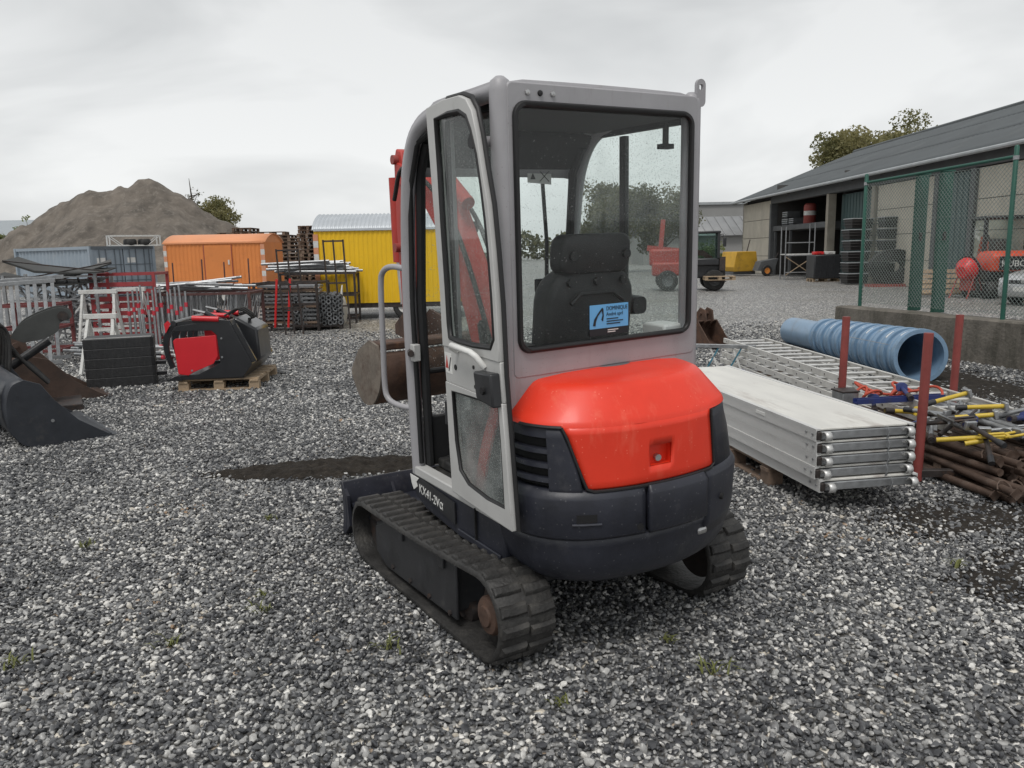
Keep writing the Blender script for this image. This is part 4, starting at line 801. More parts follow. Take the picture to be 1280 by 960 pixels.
def prop_head(label, loc, rz, mat, kind, group, tilt=0.):
    t = thing('prop_head', label, 'prop head', loc, rz, group); t.rotation_euler[1] = tilt; t.scale = (.85, .85, .85)
    MB().tube((-.2, 0, 0), (.08, 0, 0), .019, 10).build('stem', mat, t, 40)
    if kind == 0:
        for y in (-.05, .05): MB().path([(.06, 0, 0), (.1, y, .01), (.26, y, .012)], .011, 8).build('fork_arm', mat, t, 50)
        MB().bar((.1, -.06, .01), (.1, .06, .01), .02, .012).build('cross_piece', mat, t)
    elif kind == 1:
        MB().prism([(.06, -.05, -.025), (.06, .05, -.025), (.09, .05, .03), (.09, .02, .05), (.09, -.02, .05), (.09, -.05, .03)], (.02, 0, 0)).build('head_plate', mat, t, 35, .004)
        MB().tube((-.12, 0, 0), (-.2, 0, 0), .027, 10).build('collar_nut', m_darksteel, t, 40)
    else:
        MB().tube((-.28, 0, 0), (-.2, 0, 0), .024, 10).build('end_cap', m_black, t, 40); MB().box((.09, 0, 0), (.03, .09, .07)).build('bracket', m_galv, t, 35, .005)
    return t
ph = [(m_yel, 0, 2.98, 5.02, .33, -.5, 'yellow forked prop head lying lowest beside the near red post'), (m_yel, 0, 3.12, 4.95, .34, -.25, 'yellow forked prop head pointing right above the rusty props'),
      (m_yel, 2, 3.25, 5.62, .5, .05, 'topmost yellow tube with black end among the prop heads'), (m_yel, 2, 3.38, 5.4, .46, -.2, 'yellow tube with black cap at the right of the heap'), (m_yel, 2, 3.22, 5.25, .43, -.35, 'short thick yellow tube under the blue brackets'), (m_yel, 1, 2.95, 5.75, .36, .1, 'yellow prop head half hidden under the blue channel'),
      (m_blu, 1, 3.1, 5.2, .4, .9, 'dark blue bracket in the middle of the prop heads'), (m_blu, 1, 3.45, 5.2, .42, .6, 'dark blue bracket at the right end of the heap'), (m_blu, 1, 3.08, 6.05, .46, 1.4, 'dark blue bracket standing up behind the near red post'), (m_blu, 2, 2.9, 5.5, .33, .2, 'blue grey tube beside the near red post'), (m_blu, 1, 2.82, 6.0, .38, 1.2, 'dark blue bracket beside the red hose')]
for m_, k, x, y, z, a, lb in ph: prop_head(lb, (x, y, z), a, m_, k, 'prop heads heaped on the rusty props', random.uniform(-.25, .1))
gm_ = [(3.02, 5.45, .35), (3.3, 5.05, .33), (3.5, 5.0, .34), (3.2, 5.5, .38), (3.55, 5.3, .37), (3.4, 4.9, .32), (3.12, 5.7, .36), (2.9, 5.3, .32)] + [(random.uniform(2.85, 3.6), random.uniform(4.85, 5.7), random.uniform(.33, .4)) for _ in range(16)]
for i, (x, y, z) in enumerate(gm_): prop_head('small grey steel clamp wedged between the yellow and blue prop heads', (x, y, z), random.uniform(0, 6), m_galv if i % 2 else m_darksteel, i % 3, 'grey clamps between the prop heads', random.uniform(-.5, .5))
for i in range(5): tag(MB().tube((0, 0, 0), (1.3, 0, .02), .024, 10).build('scaffold_tube', m_galv, None, 40, loc=(3.42 + .06 * i, 4.75 + .05 * i, .33 + .012 * (i % 2)), rz=R_(97 + i)), 'silver tube on top of the rusty props at the right edge', 'tube', 'silver tubes on top of the rusty props')
ch = thing('steel_channel', 'long dark blue steel channel lying behind the near red post', 'channel', (2.62, 5.88, .4), .17)
MB().bx(0, .75, -.03, .03, 0, .012).build('web', m_blu, ch); MB().bx(0, .75, -.03, -.022, .012, .04).build('flange', m_blu, ch); MB().bx(0, .75, .022, .03, .012, .04).build('flange', m_blu, ch)
m_hose = M('red_hose_rubber', (.42, .06, .03), .5, 0, .15, 9)
hp = [(2.78 + .32 * (i / 60) * 1.9 + .07 * math.sin(i * .7), 6.2 + .16 * math.sin(i * .43 + 1) - .1 * math.cos(i * .21), .43 + .035 * math.sin(i * .9)) for i in range(61)]
tag(MB().path(catmull(hp, 3), .011, 7).build('rubber_hose', m_hose, None, 60), 'tangled orange red hose lying on the ladders between the posts', 'hose')
bxo = thing('grey_box', 'small grey metal box below the red hose', 'box', (2.68, 6.2, .32), .15); MB().bx(-.07, .07, -.08, .08, 0, .12).build('case', m_galv, bxo, 35, .008); MB().bx(-.076, .076, -.086, .086, .12, .135).build('lid', m_darksteel, bxo, 35, .004)
# blue lattice girder and rusty bucket beyond the decks
lg = thing('lattice_girder', 'blue and white lattice girder behind the scaffold decks', 'girder', (1.75, 9.9, .1), -.35)
for z in (0, .3): MB().bar((0, 0, z), (1.3, 0, z), .045, .045).build('chord', m_blu if z == 0 else m_galv, lg, 35, .003)
for i in range(9): MB().bar((.05 + i * .135, 0, .02), (.05 + (i + 1) * .135, 0, .28) if i % 2 else (.05 + (i - .0) * .135 - .1, 0, .28), .02, .02).build('diagonal', M('teal_paint', (.05, .18, .25), .5, 0, .2, 9) if i % 2 else m_white, lg)

def bucket(name, label, loc, rz, W, prof, mat, ears=True, matside=None, rx=0., lip=()):
    """bucket: profile in (forward, up), opening forwards"""
    t = thing(name, label, 'bucket', loc, rz); t.rotation_euler[1] = rx
    q = MB(); q.loft([[(x, y, z) for x, z in prof] for y in np.linspace(-W/2, W/2, 5)], False, False); sh = q.build('bucket_shell', mat, t, 50, solid=.018)
    for y in (-W/2 - .008, W/2 - .008): MB().prism([(x, y, z) for x, z in list(prof) + list(lip)], (0, .016, 0)).build('side_plate', matside or mat, t, 35, .003)
    a, b = prof[-1], prof[0]
    MB().loft([[(a[0] - .1, y, a[1] - .012), (a[0] + .05, y, a[1] - .008), (a[0] + .05, y, a[1] + .004), (a[0] - .1, y, a[1] + .014)] for y in (-W/2 - .02, W/2 + .02)]).build('cutting_edge', mat, t, 35)
    if ears:
        for y in (-W*.18, W*.18): MB().prism([(b[0] - .22, y, b[1] - .22), (b[0] + .05, y, b[1] - .02), (b[0] + .02, y, b[1] + .16), (b[0] - .1, y, b[1] + .2), (b[0] - .24, y, b[1] + .05)], (0, .03, 0)).build('ear', mat, t, 35, .006)
        MB().tube((b[0] - .08, -W*.24, b[1] + .1), (b[0] - .08, W*.24, b[1] + .1), .03, 12).build('pin', mat, t, 40)
    return t
bp_small = catmull([(.0, .42), (-.12, .34), (-.16, .2), (-.1, .06), (.05, .0), (.34, .02)], 4)
bucket('rusty_bucket', 'rusty digging bucket lying on the gravel right of the cab', (3.2, 12.75, .02), R_(-60), .42, bp_small, m_rust)

# ---- concrete wall with chain-link fence
m_conc = M('old_concrete', (.15, .135, .115), .9, 0, .35, 3.5, .6, ((.05, .047, .036), .42, 2.6), bscale=22, streak=(1.2, 1.2, .25))
wl = thing('retaining_wall', 'low weathered mossy concrete wall under the green fence', 'wall')
def wallpt(s): return np.array((5.42, 13.1)) + s * np.array((.272, -.962))
wn = np.array((.962, .272)); rings = []
for s in np.linspace(0, 7.2, 60):
    c = wallpt(s); e = .012 * mnoise.noise((s * 4, 0, 0)); z = .6 + .014 * mnoise.noise((s * 2.5, 3, 0)); a = c + wn * e; b = c + wn * .32
    rings.append([(*a, -.05), (*(a), z * .5), (*(a + wn * .006), z - .02), (*(a + wn * .03), z), (*(b - wn * .03), z + .004), (*b, z - .03), (*b, -.05)])
MB().loft(rings).build('wall_body', m_conc, wl, 45)
m_green = M('green_fence_paint', (.013, .085, .06), .45, 0, .15, 8, 0, ((.04, .08, .07), .15, 12))
m_wire = M('green_grey_wire', (.24, .28, .26), .45, .2, .2, 12)
fc = thing('chain_link_fence', 'green chain-link fence with top rail standing on the concrete wall', 'fence')
P1, P2, P3 = np.array((5.76, 12.95)), np.array((6.41, 10.2)), np.array((7.2, 7.3))
for p, zt in ((P1, 2.7), (P2, 2.78), (P3, 2.78)):
    po = MB().path([(*p, .58), (*p, zt), (*p, zt + .02)], [.03, .03, .015], 12).build('post', m_green, fc, 40); MB().tube((*p, zt - .16), (*p, zt - .11), .036, 12).build('clip_band', m_galv, po)
MB().path([(*P1, 2.58), (*P2, 2.66)], .022, 10).build('top_rail', m_green, fc, 40)
def chain(a, b, z0, z1, cell=.062):
    q = MB(); d = b - a; L = float(np.linalg.norm(d)); d = d / L; n = np.array((d[1], -d[0])); Hh = z1 - z0; k = int((L + Hh) / (cell))
    for sgn in (1, -1):
        for i in range(k):
            s = i * cell - (Hh if sgn > 0 else 0)
            s0, s1 = max(s, 0), min(s + Hh, L)
            if sgn < 0: s0, s1 = max(s - Hh, 0) if s - Hh > 0 else 0, min(s, L)
            if s1 - s0 < .02: continue
            zz = (lambda t: z0 + (t - s)) if sgn > 0 else (lambda t: z0 + (s - t))
            za, zb = zz(s0), zz(s1)
            if min(za, zb) < z0 - .01 or max(za, zb) > z1 + .01:
                za = min(max(za, z0), z1); zb = min(max(zb, z0), z1)
            o = n * .0025 * sgn; q.path([(*(a + d * s0 + o), za), (*(a + d * s1 + o), zb)], .0029, 4, caps=False)
    for z in (z0 + .02, z0 + Hh * .35, z0 + Hh * .68, z1 - .01): q.path([(*a, z), (*b, z)], .0022, 4)
    return q
for a, b in ((P1, P2), (P2, P3)):
    o = chain(a, b, .66, 2.58).build('wire_mesh', m_wire, fc, None); o['kind'] = 'stuff'
for (x, y, lb) in ((6.06, 11.9, 'broad dark green steel post behind the mesh, the left one of two'), (6.17, 11.45, 'broad dark green steel post behind the mesh, the right one of two')):
    gp_ = thing('gate_post', lb, 'post', (x + .06, y, .6), R_(15)); MB().bx(-.1, .1, -.03, .03, 0, 2.0).build('plate_box', m_green, gp_, 35, .008); MB().box((0, -.035, 1.1), (.05, .02, .12)).build('lock_plate', m_darksteel, gp_, 35, .004)
    MB().box((0, 0, 2.01), (.24, .07, .02)).build('cap', m_green, gp_)

# ================================================================== BACKGROUND RIGHT: barn and what stands before it
m_bwall = M('barn_concrete_panel', (.56, .52, .44), .85, 0, .12, 1.2, .15, ((.38, .35, .29), .25, .9), bscale=14, streak=(1, 1, .3))
m_broof = M('fibre_cement_roof', (.08, .09, .095), .6, 0, .2, .8, .1, ((.125, .135, .135), .25, .5), bscale=6)
m_gutter = M('grey_gutter', (.34, .36, .37), .5, 0, .15, 3)
m_bdoor = M('green_grey_sheet', (.07, .115, .115), .55, 0, .12, 1.5)
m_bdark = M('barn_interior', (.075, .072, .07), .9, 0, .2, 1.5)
m_bsteel = M('barn_steel', (.10, .105, .11), .6, 0, .2, 3)
m_post = M('pale_concrete_post', (.34, .31, .26), .85, 0, .15, 3)
barn = thing('barn', 'long barn with dark corrugated roof and open bays behind the fence', 'barn')
BX = 15.0
def bwall(y0, y1, z0=0., z1=4.2, rows=4):
    h = (z1 - z0) / rows
    for r in range(rows):
        n = max(1, round((y1 - y0) / 5.2)); 
        for i in range(n):
            a, b = y0 + (y1 - y0) * i / n, y0 + (y1 - y0) * (i + 1) / n
            MB().bx(BX, BX + .16, a + .012, b - .012, z0 + r * h + .012, z0 + (r + 1) * h - .012).build('wall_panel', m_bwall, barn, 35, .012)
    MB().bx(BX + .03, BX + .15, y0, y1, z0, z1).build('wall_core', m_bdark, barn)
bwall(45.75, 51.2); bwall(28.1, 32.6, 0, 3.95); bwall(12, 25.7, 0, 3.95, 4)
MB().bx(BX - .1, BX + .25, 12, 45.6, 3.97, 4.4).build('lintel_beam', m_bsteel, barn, 35, .01)
MB().bx(BX + .2, BX + .3, 12, 51, 4.2, 4.42).build('wall_plate', m_bdark, barn)
for y, m_ in ((45.55, m_bsteel), (37.45, m_post), (32.8, m_post), (28.0, m_bsteel), (25.8, m_bsteel)): MB().bx(BX - .12, BX + .25, y - .14, y + .14, 0, 3.965).build('post', m_, barn, 35, .01)
# sliding doors
for y0, y1, x in ((32.95, 37.3, BX + .5), (25.9, 27.9, BX + .02)):
    d = MB().bx(x, x + .06, y0, y1, .05, 3.9).build('sliding_door', m_bdoor, barn)
    k = int((y1 - y0) / .3)
    rb = MB().bx(-.02, 0, -.02, .02, .06, 3.88).mesh('door_rib', None); rb.materials.append(m_bdoor)
    for i in range(1, k): share('door_rib', rb, d, (x, y0 + (y1 - y0) * i / k, 0))
# open bay: loft floor on a beam, back walls
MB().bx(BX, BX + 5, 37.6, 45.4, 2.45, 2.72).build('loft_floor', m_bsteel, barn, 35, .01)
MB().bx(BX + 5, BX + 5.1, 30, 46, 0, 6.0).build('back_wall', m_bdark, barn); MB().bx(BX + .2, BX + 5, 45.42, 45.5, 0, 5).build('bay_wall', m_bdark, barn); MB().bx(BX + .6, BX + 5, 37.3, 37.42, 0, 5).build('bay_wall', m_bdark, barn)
for y in (45.2, 42.8): MB().bx(BX + .05, BX + .17, y - .06, y + .06, 0, 2.45).build('door_frame_post', m_bsteel, barn)
# roof: corrugated sheets over the whole length
def corr(y0, y1, pitch, x0, z0, x1, z1, amp):
    n = int((y1 - y0) / pitch * 4); rows = 5; V = []; F = []
    for j in range(rows + 1):
        for i in range(n + 1):
            y = y0 + (y1 - y0) * i / n; t = j / rows; V.append((x0 + (x1 - x0) * t, y, z0 + (z1 - z0) * t + amp * math.sin(2 * math.pi * (y - y0) / pitch)))
    for j in range(rows):
        for i in range(n): F.append((j * (n + 1) + i, j * (n + 1) + i + 1, (j + 1) * (n + 1) + i + 1, (j + 1) * (n + 1) + i))
    return MB().add(V, F)
k = 3
for i in range(k):      # three overlapping courses up the slope
    t0, t1 = i / k, (i + 1) / k + .01; z = lambda t: 4.38 + 3.0 * t + .0
    xx = lambda t: 14.35 + 7.65 * t
    corr(11.5, 51.4, .3, xx(t0), z(t0) + .012, xx(t1), z(t1) + .0, .03).build('roof_course', m_broof, barn, 60, solid=.012)
MB().add([(22, 11.5, 7.4), (22, 51.4, 7.4), (29.5, 51.4, 4.4), (29.5, 11.5, 4.4)], [(0, 1, 2, 3)]).build('roof_back_slope', m_broof, barn, solid=.03)
MB().path([(22, 11.5, 7.4), (22, 51.4, 7.4)], .12, 8).build('ridge_cap', m_broof, barn)
MB().path([(14.28, 11.5, 4.34), (14.28, 51.4, 4.34)], .07, 8).build('gutter', m_gutter, barn)
MB().prism([(14.35, 51.35, 4.2), (22, 51.35, 7.2), (22, 51.35, 7.4), (14.35, 51.35, 4.42)], (0, .06, 0)).build('verge_board', m_gutter, barn)
MB().prism([(15, 51.1, 0), (29, 51.1, 0), (29, 51.1, 4.4), (22, 51.1, 7.2), (15, 51.1, 4.3)], (0, .12, 0)).build('gable_wall', m_bwall, barn)
for y in np.arange(13, 51, 2.6): MB().bar((14.4, y, 4.28), (15.2, y, 4.6), .06, .1).build('rafter_end', m_bdark, barn)
MB().path([(BX - .15, 20.5, 4.05), (BX - .35, 20.5, 4.0), (BX - .4, 20.5, 3.9)], .05, 8).build('wall_lamp', m_gutter, barn)

# two farm sheds far beyond
m_far = M('far_grey_wall', (.27, .27, .265), .9, 0, .08, .4); m_farroof = M('far_sheet_roof', (.26, .265, .27), .5, .2, .12, .8, 0, ((.42, .42, .42), .3, .25))
s1 = thing('shed', 'grey flat topped building far behind the yellow hopper', 'building', (26, 95, 0)); MB().bx(-14, 8, 0, 14, 0, 6.6).build('wall', m_far, s1); MB().bx(-14.2, 8.2, -.2, 14.2, 6.6, 6.9).build('parapet', m_gutter, s1)
s2 = thing('shed', 'low shed with pale sheet roof between tractor and barn', 'building', (22.5, 80, 0)); MB().bx(-9, 6, 0, 8, 0, 2.9).build('wall', m_far, s2)
rf_ = MB(); rf_.add([(-9.3, -.5, 2.8), (6.3, -.5, 2.8), (6.3, 4.2, 4.8), (-9.3, 4.2, 4.8), (6.3, 8.6, 2.8), (-9.3, 8.6, 2.8)], [(0, 1, 2, 3), (3, 2, 4, 5)]); rf_.build('roof', m_farroof, s2, solid=.08)
for x in np.arange(-9, 6.3, .9): MB().bar((x, -.5, 2.85), (x, 4.2, 4.85), .07, .06).build('roof_rib', m_farroof, s2)
s3 = thing('shed', 'long grey industrial roof at the far left behind the rubble heap', 'building', (-97, 118, 0)); MB().bx(-30, 26, 0, 20, 0, 5.3).build('wall', m_far, s3); MB().prism([(-31, -1, 5.3), (-31, 21, 5.3), (-31, 10, 8.0)], (58, 0, 0)).build('roof', M('far_blue_grey_roof', (.30, .33, .35), .6, 0, .06, .3), s3)

# ---- trees and shrubs: tapered trunk, limbs, crown of leaf clumps
def leafmat(name, c1, c2):
    m = bpy.data.materials.new(name); m.use_nodes = True; t = m.node_tree; L = t.links.new; b = t.nodes['Principled BSDF']
    at = N(t, 'ShaderNodeAttribute', attribute_name='tone'); mx = N(t, 'ShaderNodeMix', data_type='RGBA'); mx.inputs['A'].default_value = c1 + (1,); mx.inputs['B'].default_value = c2 + (1,)
    L(at.outputs['Fac'], mx.inputs['Factor']); L(mx.outputs['Result'], b.inputs['Base Color']); b.inputs['Roughness'].default_value = .6
    tl = N(t, 'ShaderNodeBsdfTranslucent'); L(mx.outputs['Result'], tl.inputs[0]); ms = N(t, 'ShaderNodeMixShader'); ms.inputs[0].default_value = .45
    L(b.outputs[0], ms.inputs[1]); L(tl.outputs[0], ms.inputs[2]); L(ms.outputs[0], t.nodes['Material Output'].inputs['Surface'])
    return m
m_leaf = leafmat('autumn_leaves', (.13, .14, .06), (.34, .30, .14)); m_leaf2 = leafmat('green_leaves', (.12, .15, .055), (.28, .31, .13)); m_leaf3 = leafmat('dull_leaves', (.085, .095, .055), (.22, .21, .12))
m_bark = M('tree_bark', (.085, .07, .055), .9, 0, .3, 5, .3)
def tree(name, label, loc, h, rad, trunk_h, nleaf, lsize, mat, seed, group=None, flat=1., cat='tree'):
    rd = random.Random(seed); rn = np.random.default_rng(seed); t = thing(name, label, cat, loc, rd.uniform(0, 6), group)
    tips = []; q = MB(); q.path([(0, 0, -.1), (.04 * h * .1, 0, trunk_h * .5), (0, 0, trunk_h), (.02 * h, .01 * h, h * .8)], [h * .025, h * .02, h * .016, h * .003], 8)
    for i in range(11):
        a = rd.uniform(0, 6.28); z0 = trunk_h * rd.uniform(.75, 1.0) + (h * .5 - trunk_h * .6) * rd.random(); el = rd.uniform(.25, 1.2); L = rad * rd.uniform(.6, 1.02)
        p0 = np.array((0, 0, z0)); p2 = p0 + np.array((math.cos(a) * math.cos(el) * L, math.sin(a) * math.cos(el) * L, math.sin(el) * L * flat)); p1 = (p0 + p2) / 2 + np.array((0, 0, -.06 * L))
        q.path([p0, p1, p2], [h * .009, h * .006, h * .002], 6); tips += [p2, (p1 + p2) / 2, p1 * .3 + p2 * .7]
        for j in range(3):
            b = p1 + (p2 - p1) * rd.random(); e = b + np.array((rd.gauss(0, 1), rd.gauss(0, 1), rd.gauss(.4, .7))) * rad * .25; q.path([b, e], [h * .003, h * .001], 5); tips.append(e)
    q.build('trunk', m_bark, t, 60)
    C = np.array(tips + [np.array((0, 0, h * .85))]); k = len(C); cr = rad * (.2 + .24 * rn.random(k)); tone = rn.random(k)
    idx = rn.integers(0, k, nleaf); d = rn.normal(0, 1, (nleaf, 3)); d /= np.linalg.norm(d, axis=1)[:, None]; r = cr[idx] * rn.random(nleaf) ** .45
    P = C[idx] + d * r[:, None] * np.array((1, 1, .75)); ln = lsize * (.6 + .8 * rn.random(nleaf))
    A = rn.normal(0, 1, (nleaf, 3)); A /= np.linalg.norm(A, axis=1)[:, None]; B_ = np.cross(A, rn.normal(0, 1, (nleaf, 3))); B_ /= np.linalg.norm(B_, axis=1)[:, None]
    V = np.stack([P - A * ln[:, None] * .5, P + B_ * ln[:, None] * .32, P + A * ln[:, None] * .5, P - B_ * ln[:, None] * .32], 1).reshape(-1, 3)
    me = bpy.data.meshes.new('crown'); me.from_pydata(V.tolist(), [], [(4*i, 4*i+1, 4*i+2, 4*i+3) for i in range(nleaf)]); me.materials.append(mat)
    tv = np.clip(tone[idx] * .6 + .4 * rn.random(nleaf), 0, 1); at = me.attributes.new('tone', 'FLOAT', 'FACE'); at.data.foreach_set('value', tv.astype(np.float32))
    o = bpy.data.objects.new('crown', me); COL.objects.link(o); o.parent = t
    return t
tree('broadleaf_tree', 'tall loose autumn tree rising behind the barn roof, the taller one', (35.6, 72, 0), 14.2, 4.4, 6.5, 34000, .26, m_leaf, 3)
tree('broadleaf_tree', 'shorter ragged tree behind the barn ridge, left of the tall one', (31.6, 72, 0), 12.4, 4.3, 5.5, 30000, .26, m_leaf, 4)
tree('broadleaf_tree', 'small grey green tree behind the pallet stacks', (-20.6, 57, 0), 6.4, 1.9, 2.4, 9000, .16, m_leaf, 5)
tree('broadleaf_tree', 'round dull tree seen through the cab windows, left one', (7.4, 55, 0), 6.6, 3.0, 1.6, 16000, .19, m_leaf3, 6)
tree('broadleaf_tree', 'round dull tree seen through the cab windows, right one', (11.2, 57, 0), 6.4, 3.0, 1.6, 16000, .19, m_leaf3, 9)
tree('shrub', 'light green shrub at the foot of the rubble heap', (-36.2, 55, 0), 4.6, 1.9, .6, 8000, .16, m_leaf2, 7, cat='shrub')
tree('shrub', 'yellowish shrub on the left slope of the rubble heap', (-34.0, 56.5, .6), 4.6, 1.0, .7, 1500, .2, m_leaf2, 8, cat='shrub')
tree('shrub', 'low green shrub beside the yellow hopper', (13.1, 52, 0), 1.7, 1.2, .3, 1800, .16, m_leaf2, 12, cat='shrub')
tree('sapling', 'thin bare sapling on the right slope of the rubble heap', (-22.0, 56, 3.0), 5.0, .7, 2.2, 60, .14, m_leaf3, 10, cat='sapling')

def far_wood():
    rn = np.random.default_rng(21); n = 9000; x = rn.uniform(-75, 40, n); h = 3.2 + 1.6 * np.sin(x * .21) + 1.2 * np.sin(x * .53 + 1) + rn.normal(0, .35, n); z = np.maximum(h, 1.2) * rn.random(n) ** .7; P = np.stack([x, 140 + rn.normal(0, 2.0, n), z], 1)
    A = rn.normal(0, 1, (n, 3)); A /= np.linalg.norm(A, axis=1)[:, None]; B_ = np.cross(A, rn.normal(0, 1, (n, 3))); B_ /= np.linalg.norm(B_, axis=1)[:, None]; s = rn.uniform(.4, .9, n)[:, None]
    V = np.stack([P - A * s * .6, P + B_ * s * .45, P + A * s * .6, P - B_ * s * .45], 1).reshape(-1, 3)
    me = bpy.data.meshes.new('far_wood'); me.from_pydata(V.tolist(), [], [(4*i, 4*i+1, 4*i+2, 4*i+3) for i in range(n)]); me.materials.append(m_leaf3); at = me.attributes.new('tone', 'FLOAT', 'FACE'); at.data.foreach_set('value', rn.random(n).astype(np.float32))
    o = bpy.data.objects.new('far_wood', me); COL.objects.link(o); struct(o, 'stuff'); tag(o, 'low dull line of trees along the horizon', 'trees')
far_wood()

# ---- things in front of the barn
def wheel(name, c, r, w, parent, axis='y', rim=None):
    o = MB().lathe([(r * .55, -w/2), (r * .92, -w/2), (r, -w * .32), (r, w * .32), (r * .92, w/2), (r * .55, w/2), (r * .55, -w/2)], 24, c, axis, False).build(name, m_rubber, parent, 40)
    MB().lathe([(0, -w * .3), (r * .5, -w * .42), (r * .57, -w * .46), (r * .57, w * .46), (r * .5, w * .42), (0, w * .3)], 20, c, axis).build('rim', rim or m_galv, o, 40); return o
m_hop = M('hopper_yellow', (.56, .33, .04), .5, 0, .14, 2, 0, ((.22, .13, .05), .25, 3))
hp_ = thing('hopper', 'yellow steel hopper beside the gable of the barn', 'hopper', (13.0, 44.8, 0), R_(20))
MB().loft([[(-.75, -.6, .25), (.55, -.6, .25), (.55, .6, .25), (-.75, .6, .25)], [(-.85, -.65, .5), (.75, -.65, .5), (.75, .65, .5), (-.85, .65, .5)], [(-.7, -.65, 1.35), (.62, -.65, 1.35), (.62, .65, 1.35), (-.7, .65, 1.35)]]).build('body', m_hop, hp_, 30, .03)
MB().bx(-.8, .7, -.5, .5, .08, .25).build('skid', m_bsteel, hp_); MB().path([(.6, .2, 1.3), (.8, .2, 2.0)], .03, 6).build('lever', m_darksteel, hp_)
ct = thing('cart', 'small cart with orange wheel beside the yellow hopper', 'cart', (14.0, 43.6, 0), .2); wheel('wheel', (0, -.3, .3), .3, .14, ct, 'y', M('orange_rim', (.55, .2, .04), .5)); MB().prism([(-.5, -.2, .3), (.5, -.2, .25), (.75, -.2, .95), (-.3, -.2, .8)], (0, .6, 0)).build('tub', m_bsteel, ct, 35, .02); MB().path([(.5, .1, .6), (.9, .1, 1.25)], .025, 6).build('handle', m_darksteel, ct)
br = thing('barrel', 'red barrel with white band on the loft of the barn', 'barrel', (15.5, 41.2, 2.74)); MB().lathe([(0, 0), (.3, 0), (.31, .03), (.3, .32), (.315, .34), (.3, .36), (.3, .62), (.31, .65), (.3, .92), (.22, 1.0), (0, 1.0)], 20).build('drum', m_redox, br, 40); MB().lathe([(.304, .4), (.306, .42), (.306, .6), (.304, .62)], 20, caps=False).build('band', m_white, br)
for i, (y, z, w_) in enumerate(((44.2, 2.74, .9), (43.2, 2.74, .7), (44.2, 3.12, .8))):
    cr_ = thing('storage_crate', ('dark slatted crate at the left end of the barn loft', 'small dark slatted crate beside the red barrel', 'dark slatted crate on top of another in the loft')[i], 'crate', (15.6, y, z)); MB().bx(-.35, .35, -w_/2, w_/2, 0, .04).build('base', m_bsteel, cr_)
    for zz in (.08, .18, .28): MB().bx(-.36, -.33, -w_/2, w_/2, zz, zz + .06).build('slat', m_gutter, cr_)
    for yy in (-w_/2, w_/2 - .04): MB().bx(-.35, .35, yy, yy + .04, 0, .36).build('end', m_bsteel, cr_)
sc_ = thing('scaffold_tower', 'pale scaffold tower with platform in front of the open bay', 'scaffold', (13.9, 38.2, 0), R_(-4))
for x in (-.72, .62):
    for y in (-.4, .4): MB().path([(x, y, 0), (x, y, 2.5 + (.15 if x > 0 else 0))], .03, 8).build('upright', m_galv, sc_)
for z in (.35, 1.15, 1.75): MB().path([(-.72, -.4, z), (.62, -.4, z)], .025, 8).build('ledger', m_galv, sc_)
MB().path([(-.72, -.4, .2), (.62, -.4, 1.1)], .02, 6).build('brace', m_wood, sc_); MB().path([(.62, -.4, .2), (-.72, -.4, 1.1)], .02, 6).build('brace', m_wood, sc_); MB().bx(-.75, .65, -.4, .4, 1.18, 1.23).build('platform', m_white, sc_)
tk = thing('storage_tank', 'dark grey square tank on a pallet in front of the barn', 'tank', (14.1, 35.6, .14)); MB().bx(-.6, .6, -.5, .5, 0, 1.05).build('body', m_black, tk, 35, .05)
for x in (-.3, 0, .3): MB().bx(x - .03, x + .03, -.52, -.5, .05, 1.0).build('rib', m_black, tk)
pallet('wooden pallet under the dark grey tank', (14.1, 35.6, 0), 0)
for i, (x, c, lb) in enumerate(((-.35, m_red, 'red tool case lying on the dark tank'), (.15, m_white, 'white toolbox lying on the dark tank'))): bo = thing('tool_case', lb, 'tool case', (14.1 + x, 35.4, 1.2)); MB().bx(-.22, .22, -.15, .15, 0, .13).build('case', c, bo, 35, .02); MB().path([(-.07, -.15, .06), (-.07, -.2, .06), (.07, -.2, .06), (.07, -.15, .06)], .012, 6).build('handle', m_black, bo)
m_blackpl = M('black_crate_plastic', (.028, .026, .026), .5, 0, .25, 4)
def crate_stack(x, y, n, side):
    order = ['lowest', 'second', 'third', 'fourth', 'fifth', 'sixth', 'topmost']
    for i in range(n):
        nm = 'lowest' if i == 0 else ('topmost' if i == n - 1 else order[i] + ' from the ground')
        c = thing('plastic_crate', f'black plastic crate, {nm}, in the {side} stack before the barn', 'crate', (x + random.uniform(-.05, .05), y, .05 + i * .44), random.uniform(-.05, .05), 'stacked black plastic crates')
        MB().loft([[(-.4, -.32, 0), (.4, -.32, 0), (.4, .32, 0), (-.4, .32, 0)], [(-.45, -.36, .4), (.45, -.36, .4), (.45, .36, .4), (-.45, .36, .4)]]).build('tub', m_blackpl, c, 35, .02)
        for z in (.14, .26, .37): MB().bx(-.47, .47, -.39, .39, z, z + .035).build('rim_rib', m_gutter if z == .37 else m_blackpl, c, 35, .008)
crate_stack(14.2, 32.5, 6, 'left'); crate_stack(14.95, 31.2, 6, 'right')
co = thing('hose_coil', 'big black coil of plastic hose before the barn wall', 'coil', (14.6, 30.2, .75))
for i in range(6):
    for j in range(2): MB().path([((.35 + .11 * i) * math.cos(a) * .98, -.12 + .16 * j, (.35 + .105 * i) * math.sin(a) * .72) for a in np.linspace(0, 6.283, 28)[:-1]], .05, 6, True).build('coil_turn', m_rubber, co, 60)
MB().bx(-.9, .9, -.3, .3, -.75, -.65).build('coil_rack', m_redox, co)
